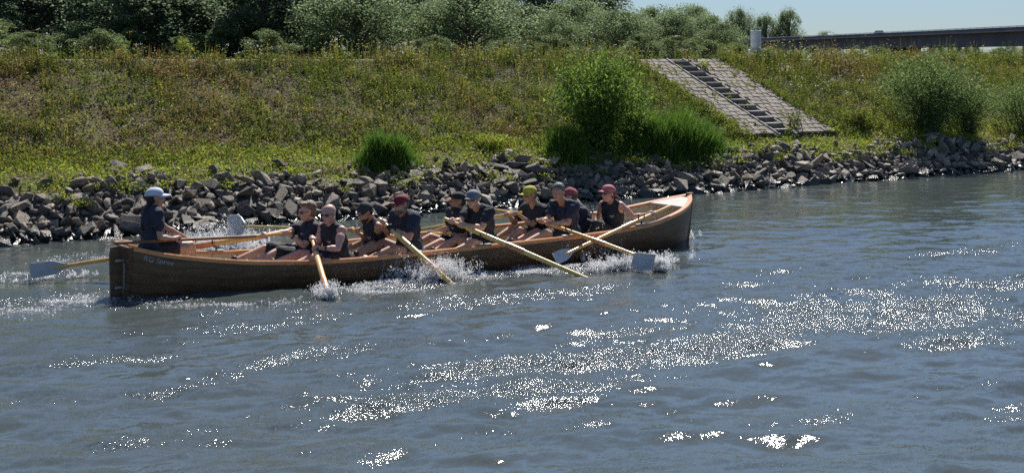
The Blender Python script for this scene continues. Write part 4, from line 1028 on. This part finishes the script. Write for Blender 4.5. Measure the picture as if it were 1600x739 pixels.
tag(vobj('yellow_flowers', [A2[2], A4[2], A5[2]], m='petal'), 'tiny yellow flower heads scattered over the slope and crest', kind='stuff')

# -- individual shrubs and clumps
def shrub(name, label, cat, px, f, hgt, wdt, n, tab, leafsize, seed, aspect=.35, dome=1.0, group=None, stems=26, zoff=0, fountain=.5):
    r = np.random.default_rng(seed); c = G(px, f); z = float(ground(c.x, c.y)) + zoff; root = empty(name, (c.x, c.y, z)); tag(root, label, cat, group)
    bm = bmesh.new(); tips = []
    for i in range(stems):
        a = r.uniform(0, 6.28); lean = r.random() ** .6 * wdt * .5; hh_ = hgt * (.65 + .35 * r.random()) * (1 - .35 * (lean / (wdt * .5)) ** 2)
        p0 = Vector((r.normal() * .10, r.normal() * .10, 0)); p3 = Vector((math.cos(a) * lean, math.sin(a) * lean, hh_)); p1 = p0.lerp(p3, .35) + Vector((0, 0, hh_ * .12)); p2 = p0.lerp(p3, .7) + Vector((0, 0, hh_ * .10))
        tube(bm, [p0, p1, p2, p3], [.014, .010, .007, .003], 5); tips.append((p0, p1, p2, p3))
    bmobj('stems', bm, M['bark'], root)
    T = np.array([[list(v) for v in q] for q in tips]); i = r.integers(0, len(T), n); t_ = r.random(n) ** .75 * 2.999; s_ = t_.astype(int); fr_ = (t_ - s_)[:, None]
    P = T[i, s_] * (1 - fr_) + T[i, np.minimum(s_ + 1, 3)] * fr_
    P += r.normal(size=(n, 3)) * np.array([wdt * .085, wdt * .085, hgt * .045]); P[:, 2] = np.abs(P[:, 2])
    d = T[i, 3] - T[i, 0]; d /= np.linalg.norm(d, axis=1)[:, None]
    o = vobj('foliage', [leaves(P, leafsize * (.6 + .8 * r.random(n)), pick(tab, n, r, .2), r, aspect, .6, dirs=d * fountain)], root)
    return root
WIL = np.array([(.11, .20, .035), (.16, .27, .04), (.22, .34, .05), (.08, .14, .03), (.27, .38, .07)])
GRY = np.array([(.12, .19, .055), (.16, .23, .07), (.09, .14, .04), (.20, .26, .09)])
shrub('willow_bush', 'tall bright leafy willow bush at the top of the stones, left of the stairs', 'bush', 935, 30.6, 2.15, 2.3, 15000, WIL * .85, .09, 81, stems=80)
shrub('grey_green_bush', 'rounded grey-green bush on the right bank, just right of the stairs', 'bush', 1452, 37.0, 2.15, 3.1, 17000, GRY, .075, 82, stems=80)
shrub('grey_green_bush', 'smaller grey-green side bush against the rounded bush on the right', 'bush', 1515, 37.6, 1.4, 1.7, 6500, GRY, .07, 83)
shrub('grey_green_bush', 'grey-green bush cut by the right edge of the view', 'bush', 1603, 38.5, 1.9, 2.1, 8500, GRY, .07, 84)
shrub('spurge_plant', 'low yellow-green leafy shrub on the grass above the middle of the boat', 'shrub', 768, 29.3, .34, 1.1, 1500, LIME, .05, 85, stems=16)
shrub('tall_weed', 'tall leafy weed with orange flower standing on the crest at left', 'weed', 287, 31.5, .62, .5, 420, GREEN * 1.2, .09, 86, stems=7)
shrub('tall_weed', 'leafy weed on the crest at left, between bare path and tall weed', 'weed', 192, 30.4, .40, .3, 200, GREEN * 1.2, .07, 87, stems=5)
shrub('tall_weed', 'broad weedy clump on the crest near the middle of the tree line', 'weed', 797, 34.8, .40, .7, 420, GREEN * 1.2, .06, 88, stems=9)
shrub('leafy_fringe', 'feathery light green shoots rising from the right side of the willow bush', 'shrub', 985, 31.2, 1.15, 1.0, 2500, WIL * .8, .08, 93, stems=30)
shrub('bramble', 'dark leafy bramble beside the foot of the paved slope', 'shrub', 1345, 36.0, .55, 1.4, 2200, GREEN, .06, 90, stems=20)
shrub('step_weed', 'thin weed growing over the lower steps of the stairs', 'weed', 1243, 34.6, .62, .5, 420, GREEN * 1.1, .05, 91, stems=12)
shrub('step_weed', 'green tuft growing on the upper steps of the stairs', 'weed', 1098, 37.2, .32, .4, 260, LIME, .05, 92, stems=9, zoff=.05)
def reed(name, label, px, f, hgt, w_, d_, n, tab, seed):
    r = np.random.default_rng(seed); c = G(px, f); P = np.stack([c.x + (r.normal(size=n) * .27) * w_, c.y + r.normal(size=n) * .25 * d_, 0 * r.random(n)], 1); P[:, 2] = ground(P[:, 0], P[:, 1]) - .02
    e = np.sqrt(np.clip(1 - ((P[:, 0] - c.x) / (w_ * .55)) ** 2 - ((P[:, 1] - c.y) / (d_ * .62)) ** 2, .05, 1)); h = hgt * e ** .6 * r.uniform(.45, 1.1, n) * np.clip(1 + .9 * lfn(P[:, 0] * 3, P[:, 1] * 3, 1.0, seed), .45, 1.5)
    z = float(ground(c.x, c.y)); o = vobj(name, [blades(P, h, pick(tab, n, r, .2), r, .018, .55)], origin=(c.x, c.y, z)); o.location = (c.x, c.y, z); tag(o, label, 'grass clump')
REED = np.array([(.10, .21, .03), (.14, .27, .035), (.07, .14, .028), (.20, .33, .05)])
reed('reed_clump', 'dense tall green grass clump on the bench behind the burgundy-capped rower', 607, 27.2, .66, .92, .55, 5600, REED * .82, 95)
reed('reed_clump', 'wide bed of tall bright reeds right of the willow bush', 1060, 31.4, .9, 2.2, .9, 10000, REED * .78, 96)
reed('reed_clump', 'dark reedy grass at the foot of the willow bush, left side', 885, 29.6, .6, .8, .6, 2600, REED * .8, 97)

# ------------------------------------------------------------------ trees behind the crest
def tree_proto(kind, seed):
    r = np.random.default_rng(seed)
    if kind == 'willow': Ht, Rd, nl, per, ls, tab, base = 6.0, 3.6, 130, 170, .15, np.array([(.16, .22, .095), (.20, .265, .12), (.12, .17, .07), (.25, .31, .15)]), .05
    elif kind == 'dark': Ht, Rd, nl, per, ls, tab, base = 12.0, 3.7, 170, 160, .23, np.array([(.12, .17, .095), (.16, .22, .12), (.085, .12, .065), (.21, .27, .15)]), .04
    elif kind == 'bushy': Ht, Rd, nl, per, ls, tab, base = 5.0, 2.5, 70, 160, .16, np.array([(.12, .17, .06), (.16, .21, .08), (.09, .13, .05), (.20, .25, .10)]), .03
    else: Ht, Rd, nl, per, ls, tab, base = 16.0, 5.2, 110, 90, .60, np.array([(.075, .10, .05), (.10, .13, .06), (.06, .085, .045)]), .10
    bm = bmesh.new(); top = Ht * .72; tr = [Vector((0, 0, -.2)), Vector((.1, .05, top * .4)), Vector((-.05, .1, top * .75)), Vector((.05, 0, top))]
    tube(bm, tr, [Rd * .08, Rd * .06, Rd * .04, Rd * .015], 8)
    L = []
    for i in range(nl):
        zf = base + (1 - base) * r.random() ** .85; prof = math.sin(math.pi * min(1, (zf * .74 + .24))) ** .6 if kind != 'poplar' else math.sin(math.pi * min(1, zf * .8 + .15)) ** .8
        a = r.uniform(0, 6.28); rad = Rd * prof * r.uniform(.35, 1.0) * (1 + .28 * math.sin(3 * a + seed) + .15 * math.sin(zf * 9 + seed)); c = np.array([math.cos(a) * rad, math.sin(a) * rad, zf * Ht * .93]); L.append(c)
        if i % 3 == 0:
            s = Vector((0, 0, min(zf * Ht * .55, top))); e_ = Vector(c); tube(bm, [s, s.lerp(e_, .5) + Vector((0, 0, .25)), e_], [Rd * .022, Rd * .014, Rd * .004], 5)
    tm_ = bpy.data.meshes.new('trunk'); bmesh.ops.recalc_face_normals(bm, faces=bm.faces); bm.to_mesh(tm_); bm.free(); tm_.materials.append(M['bark'])
    L = np.array(L); n = nl * per; i = np.repeat(np.arange(nl), per); lr = Rd * (.13 + .24 * r.random(nl) ** 1.5)
    d = r.normal(size=(n, 3)); d /= np.linalg.norm(d, axis=1)[:, None]; P = L[i] + d * (lr[i] * r.random(n) ** .35)[:, None] * np.array([1, 1, .85])
    tint = (1 + .22 * r.normal(size=nl))[i][:, None]
    V, F, C = leaves(P, ls * (.6 + .8 * r.random(n)), pick(tab, n, r, .15) * tint, r, .55, .8)
    cm_ = npmesh('crown', V, F, col=np.clip(C, 0.01, 1)); cm_.materials.append(M['far_leaf']); return tm_, cm_
TP = {k: [tree_proto(k, 200 + 10 * i + j) for j in range(nv_)] for i, (k, nv_) in enumerate((('willow', 3), ('dark', 3), ('bushy', 2), ('poplar', 2)))}
def tree(name, kind, px, f, top_y, label, group, wd=1.0, gz=None, vi=None):
    H0 = {'willow': 6.0, 'dark': 12.0, 'bushy': 5.0, 'poplar': 16.0}[kind]; c = G(px, f); z = 2.45 if gz is None else gz
    ht = EYE + (92 - top_y) * f / FP - z; s = ht / H0 * (1.10 if kind != 'dark' else 1); root = empty(name, (c.x, c.y, z), rr.uniform(0, 6.28)); root.scale = (s * wd, s * wd, s); tag(root, label, 'tree' if kind != 'bushy' else 'bush', group)
    tm_, cm_ = TP[kind][rr.randrange(len(TP[kind])) if vi is None else vi]
    for nm_, me in (('trunk', tm_), ('crown', cm_)):
        o = bpy.data.objects.new(nm_, me); COL.objects.link(o); o.parent = root
gD, gW, gB, gF = 'dark trees behind the crest', 'grey-green willows behind the crest', 'bushes in front of the trees', 'distant trees beyond the bridge'
lab = ['at the left edge of the view', 'second from the left edge', 'third from the left edge', 'above the cox', 'behind the tall crest weed', 'right of the tall crest weed', 'above the sandy-haired rower', 'left of the first pale willow']
for i, px in enumerate((-30, 55, 130, 205, 285, 350, 415, 480)):
    tree('dark_tree', 'dark', px, 60 + (i % 3) * 4, -120 - 25 * (i % 3), 'dark dense tree behind the crest, ' + lab[i], gD, 1.3)
lab = ['tallest dark crown above the first pale willow', 'tall dark crown between two pale willows', 'tall dark crown above the willow bush, left', 'tall dark crown above the middle of the willow bush', 'last tall dark crown beside the open sky']
for i, (px, ty) in enumerate(((560, -60), (660, -75), (750, -60), (845, -70), (930, -55))):
    tree('dark_tree', 'dark', px, 84 + (i % 2) * 4, ty, lab[i], gD, 1.15)
lab = ['far left', 'above the boat stern', 'left of the tall crest weed', 'above the raised grey blade', 'above the bald rower', 'above the dense grass clump', 'above the orange and black cap', 'above the spurge shrub', 'left of the leafy willow bush top', 'right over the leafy bush']
for i, px in enumerate((10, 110, 210, 320, 430, 530, 620, 720, 810, 890)):
    tree('dark_tree', 'dark', px, 74 + (i % 2) * 3, (-70 if px < 480 else 5) + 12 * (i % 3), 'dark tree filling the second row, ' + lab[i], gD, 1.5)
for i, px in enumerate((-10, 35, 90, 140, 190, 245, 300, 350, 395, 450, 500)):
    tree('bush', 'bushy', px, 57 + (i % 3), 38 + 9 * ((i * 7) % 4), 'dark undergrowth bush beneath the dark trees, %s from the left' % ['first', 'second', 'third', 'fourth', 'fifth', 'sixth', 'seventh', 'eighth', 'ninth', 'tenth', 'eleventh'][i], 'undergrowth below the dark trees', 1.6)
for i, (px, ty, wd, l_) in enumerate(((560, -12, 1.1, 'broad pale willow above the sandy-haired rower'), (505, 20, .9, 'low pale willow at the foot of the dark trees'), (632, 28, .8, 'small pale willow behind the dense grass clump'), (735, -8, 1.1, 'largest pale willow, above the grey-capped rower'), (828, 18, .95, 'pale willow above the yellow-capped rower'),
                          (905, 10, 1.0, 'pale willow directly above the leafy bush'), (965, 22, .9, 'pale willow right of the tall dark crowns'), (1028, 30, 1.0, 'pale willow above the wide reed bed'), (1082, 28, .9, 'pale willow behind the top of the paved slope'), (1128, 50, .9, 'last low willow left of the bridge'), (695, 10, .9, 'narrow willow between the largest willow and the small one'), (780, 30, .8, 'low willow in the gap right of the largest willow'), (868, 30, .8, 'low willow left above the leafy bush'), (935, 26, .8, 'low willow right above the leafy bush'), (998, 40, .9, 'low willow between leafy bush and paved slope'), (1056, 38, .9, 'low rounded willow above the stair top, left'), (1105, 42, .9, 'low rounded willow above the stair top, right'), (600, 22, .8, 'low willow above the bald rower'))):
    tree('willow_tree', 'willow', px, 58 + (i % 3) * 3 + (8 if px > 1000 else 0), ty - (10 if px > 990 else 0), l_, gW, wd * (1.35 if ty < 25 else 1.2))
for i, (px, ty, l_) in enumerate(((50, 55, 'dark bush at the left behind the crest path'), (160, 50, 'rounded bush behind the white crest flowers'), (420, 52, 'grey bush below the dark trees'), (675, 60, 'small bush at the foot of the willows'), (790, 62, 'low bush below the yellow-capped rower\'s willow'), (870, 58, 'low bush left of the leafy bush top'), (1000, 58, 'low bush behind the paved slope, left'), (1060, 60, 'low bush right behind the stair top'), (1110, 66, 'low bush below the last willow'), (1150, 72, 'small bush left of the marker post'))):
    tree('bush', 'bushy', px, 50 + (i % 3) * 2, ty, l_, gB, 1.5)
for px, ty, l_ in ((1154, 20, 'leftmost of three tall trees rising above the bridge'), (1197, 30, 'middle one of three tall trees rising above the bridge'), (1233, 22, 'rightmost of three tall trees rising above the bridge')):
    tree('poplar_tree', 'willow', px, 640, ty, l_, gF, .62)
tree('poplar_tree', 'willow', 1290, 680, 54, 'small treetop just showing above the bridge deck', gF, 1.0)
for i, px in enumerate((1165, 1200, 1236, 1270, 1303, 1335, 1366)):
    tree('bush', 'bushy', px, 120 + (i % 2) * 10, 74 + (i % 3) * 3, 'grey-green bush under the bridge, number %s from the marker post' % ['one', 'two', 'three', 'four', 'five', 'six', 'seven'][i], 'bushes under the bridge', 1.6)
for i, (px, ty) in enumerate(((1395, 80), (1415, 77), (1432, 79), (1457, 68), (1470, 70), (1484, 67), (1497, 69), (1512, 70), (1524, 69), (1546, 82), (1562, 76), (1580, 74), (1600, 73), (1620, 75), (1440, 82), (1533, 82))):
    tree('distant_tree', 'willow', px, 700, ty, 'distant bluish tree under the bridge, %s' % ['at the slanted pier', 'second from the pier', 'third from the pier', 'first of the tall clump', 'second of the tall clump', 'third of the tall clump', 'fourth of the tall clump', 'fifth of the tall clump', 'last of the tall clump', 'right of the tall clump', 'near the right edge', 'second from the right edge', 'at the right edge', 'cut by the right edge', 'low, left of the tall clump', 'low, right of the tall clump'][i], gF, 1.5 if ty > 73 else .5)

# ------------------------------------------------------------------ road bridge
A_, B2 = G(1060, 640), G(1720, 290); bd = (B2 - A_); bl = bd.length; bdn = bd.normalized(); bn = Vector((-bdn.y, bdn.x, 0))
br = empty('road_bridge', (A_.x, A_.y, 0), math.atan2(bdn.y, bdn.x)); tag(br, 'long dark road bridge crossing beyond the trees on the right', 'bridge')
zt = EYE + 7.5
def bslab(name, u0, u1, v0, v1, z0, z1, m, taper=0):
    bm = bmesh.new(); vs = bbox(bm, u0, u1, v0, v1, z0, z1)
    return bmobj(name, bm, m, br)
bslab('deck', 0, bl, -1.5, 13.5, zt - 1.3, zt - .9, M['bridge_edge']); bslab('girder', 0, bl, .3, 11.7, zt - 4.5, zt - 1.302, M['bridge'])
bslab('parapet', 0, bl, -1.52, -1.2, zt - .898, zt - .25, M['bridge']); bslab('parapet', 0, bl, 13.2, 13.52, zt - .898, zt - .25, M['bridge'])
bm = bmesh.new(); tube(bm, [(0, -1.35, zt), (bl, -1.35, zt)], .06, 6); tube(bm, [(0, -1.35, zt - .13), (bl, -1.35, zt - .13)], .04, 6)
for i in range(int(bl / 4)): bbox(bm, i * 4, i * 4 + .1, -1.39, -1.31, zt - .25, zt)
bmobj('railing', bm, M['metal'], br)
for px in (1180, 1378, 1660):
    k = (px - 800) / FP; best = min(np.linspace(0, bl, 800), key=lambda s: abs(proj(A_ + bdn * s)[0] - px))
    bm = bmesh.new(); vs = bbox(bm, best - 9 if px < 1400 else best - 2, best + 2, 1.0, 11.0, -1, zt - 4.502); bmobj('pier', bm, M['bridge'], br)
carm = {'dark': mat('car_dark', (.03, .035, .05), .25, coat=.5), 'white': mat('car_white', (.75, .76, .78), .3, coat=.5)}
def car(px, c_, label):
    s = min(np.linspace(0, bl, 1600), key=lambda s: abs(proj(A_ + bdn * s)[0] - px)); q = A_ + bdn * s + bn * 2.6
    root = empty('car', (q.x, q.y, zt - .9), math.atan2(bdn.y, bdn.x)); tag(root, label, 'car', 'cars on the bridge')
    prof = [(-2.2, .35), (-2.25, .8), (-1.5, .95), (-.9, 1.55), (.9, 1.6), (1.7, 1.0), (2.2, .9), (2.25, .35)]
    bm = bmesh.new(); a_ = [bm.verts.new((x, -.85, z)) for x, z in prof]; b_ = [bm.verts.new((x, .85, z)) for x, z in prof]; bm.faces.new(a_); bm.faces.new(b_[::-1])
    for i in range(len(prof)): bm.faces.new((a_[i], b_[i], b_[(i + 1) % len(prof)], a_[(i + 1) % len(prof)]))
    bmobj('body', bm, carm[c_], root)
    bm = bmesh.new(); bbox(bm, -.95, 1.0, -.87, .87, 1.05, 1.45, .05); bmobj('windows', bm, M['glass'], root)
    for x in (-1.4, 1.4):
        for y in (-.8, .8):
            bm = bmesh.new(); tube(bm, [(x, y - .1, .33), (x, y + .1, .33)], .33, 12); bmobj('wheel', bm, M['black'], root)
car(1360, 'dark', 'dark car driving on the bridge, right of the treetops'); car(1283, 'white', 'white car on the bridge beside the small treetop')

# ------------------------------------------------------------------ splashes and foam
def droplets(P, s, r, squash=1.0, stretch=None):
    n = len(P); base = np.array([(1, 0, 0), (-1, 0, 0), (0, 1, 0), (0, -1, 0), (0, 0, 1), (0, 0, -1)], float); f = np.array([(0, 2, 4), (2, 1, 4), (1, 3, 4), (3, 0, 4), (2, 0, 5), (1, 2, 5), (3, 1, 5), (0, 3, 5)])
    sc = np.asarray(s)[:, None] * (1 + .35 * r.normal(size=(n, 3))) * np.array([1, 1, squash]); a = r.uniform(0, 6.28, n)
    v = base[None] * sc[:, None, :]
    if stretch is not None: v = v + (v * stretch[:, None, :]).sum(2, keepdims=True) * stretch[:, None, :] * 1.5
    V = (v + P[:, None, :]).reshape(-1, 3); F = (np.arange(n)[:, None, None] * 6 + f[None]).reshape(-1, 3); return V, F
def foamobj(name, P, s, label, seed, squash=1.0, stretch=None):
    r = np.random.default_rng(seed); V, F = droplets(P, s, r, squash, stretch); o = link(name, npmesh(name, V, F, smooth=True), mats=(M['foam'],)); tag(o, label, kind='stuff'); return o
def splash(q, n, spread, up, label, seed, jets=()):
    r = np.random.default_rng(seed); q = np.array(q); P = []
    nc = max(6, n // 55)
    for i in range(nc):
        c = r.normal(size=3) * np.array(spread); v = np.array([r.normal() * .5, r.normal() * .5, abs(r.normal()) + .5]); v /= np.linalg.norm(v); m_ = n // nc; tt = r.random(m_) ** 1.4 * up * r.uniform(.3, 1.1)
        p = c + v * tt[:, None] + r.normal(size=(m_, 3)) * (.012 + .05 * tt[:, None]); p[:, 2] -= 1.2 * tt ** 2 / max(up, .1) * .3; P.append(p)
    P = np.vstack(P) + q; P[:, 2] = np.abs(P[:, 2]) + .005
    s = .003 + .007 * r.random(len(P)) ** 3 + .005 * np.exp(-(P[:, 2] - q[2]) / .05) * r.random(len(P)); foamobj('splash', P, s, label, seed)
splash(Wz(512, 465, .02), 3000, (.06, .05, .01), .30, 'white splash where the steep orange oar enters the water', 301)
splash(Wz(692, 432, .05), 7500, (.16, .07, .02), .38, 'white splash at the end of the pale yellow oar beside the hull', 302)
splash(Wz(640, 430, .05), 2200, (.20, .05, .02), .42, 'spray thrown against the hull left of the pale yellow oar', 303)
splash(Wz(340, 385, .05), 6500, (.38, .25, .04), .55, 'spray behind the raised grey blade on the far side', 304)
splash(Wz(985, 415, .03), 7000, (.38, .06, .02), .24, 'splash running in front of the square grey blade', 305)
splash(Wz(1030, 418, .03), 3500, (.05, .05, .03), .22, 'white burst right of the square grey blade', 306)
splash(Wz(930, 400, .05), 900, (.3, .05, .03), .50, 'fine drops falling from the oar between boat and grey blade', 307)
splash(Wz(1072, 372, .02), 700, (.10, .06, .01), .14, 'bow wave breaking at the stem', 308)
splash(Wz(85, 436, .0), 1200, (.30, .06, .01), .12, 'foam round the grey blade left of the stern', 309)
def core(q, n, spread, rr_, label, seed, up=.1):
    """connected sheets and lumps of torn water"""
    r = np.random.default_rng(seed); bm = bmesh.new()
    for i in range(n):
        c = Vector(q) + Vector(r.normal(size=3) * np.array(spread)); d = Vector((r.normal() * .6, r.normal() * .4, abs(r.normal()))).normalized(); L_ = up * r.random() ** 1.5
        capsule(bm, c, rr_ * r.uniform(.5, 1.3), c + d * L_, rr_ * .25, 6)
    me = remeshed(bm, .009, 0, 1, fold=.006, fscale=45); o = link('splash', me, mats=(M['foam'],)); tag(o, label, kind='stuff')
core(Wz(512, 466, .0), 110, (.05, .04, .012), .016, 'torn water around the steep orange oar', 501, .16)
core(Wz(690, 434, .0), 260, (.16, .06, .015), .018, 'torn white water at the end of the pale yellow oar', 502, .20)
core(Wz(985, 417, .0), 300, (.30, .05, .012), .016, 'torn white water along the square grey blade', 503, .14)
core(Wz(1032, 419, .0), 120, (.05, .04, .02), .018, 'torn white water right of the square blade', 504, .16)
core(Wz(345, 388, .0), 260, (.30, .16, .02), .018, 'torn water below the raised grey blade', 505, .30)
core(Wz(1073, 373, .0), 60, (.06, .05, .01), .014, 'small torn bow wave at the stem', 506, .10)
# foam specks lying on the wash
def wash(pts, n, hw, seed, label, smax=.012, zj=.03):
    r = np.random.default_rng(seed); q = np.array([list(Wz(a, b_)) for a, b_ in pts]); i = r.integers(0, len(q) - 1, n); t_ = r.random(n)[:, None]; P = q[i] * (1 - t_) + q[i + 1] * t_
    P[:, 1] += r.normal(size=n) * hw; P[:, 0] += r.normal(size=n) * .15
    d = lfn(P[:, 0] * 2.2, P[:, 1] * 5, 1.0, seed); ok = r.random(n) < np.clip(.30 + 1.6 * d, .02, 1); P = P[ok]; n = len(P)
    ix = np.clip(((P[:, 0] - wx[0]) / .045).astype(int), 0, NX - 1); iy = np.clip(((P[:, 1] - wy[0]) / .045).astype(int), 0, NY - 1); P[:, 2] = hh[iy, ix] + zj * r.random(n) ** 3
    foamobj('foam', P, .003 + smax * r.random(n) ** 3, label, seed, .6)
wash([(560, 455), (640, 442), (720, 432), (800, 422), (880, 418), (960, 414), (1000, 412)], 46000, .20, 401, 'long band of white foam trailing along the near side of the boat')
wash([(-20, 490), (60, 480), (120, 470), (170, 462)], 7000, .22, 402, 'white foam in the wake left of the stern')
wash([(-20, 440), (40, 425), (110, 405), (165, 400)], 3000, .22, 403, 'thin foam beyond the trailing blade')
wash([(200, 470), (300, 478), (400, 480), (500, 472)], 3500, .16, 404, 'glittering foam flecks below the stern planks')
wash([(300, 395), (345, 385), (395, 372), (430, 366)], 3000, .20, 405, 'foam on the water beyond the boat near the raised blade')

bpy.data.collections.remove(_tmp)
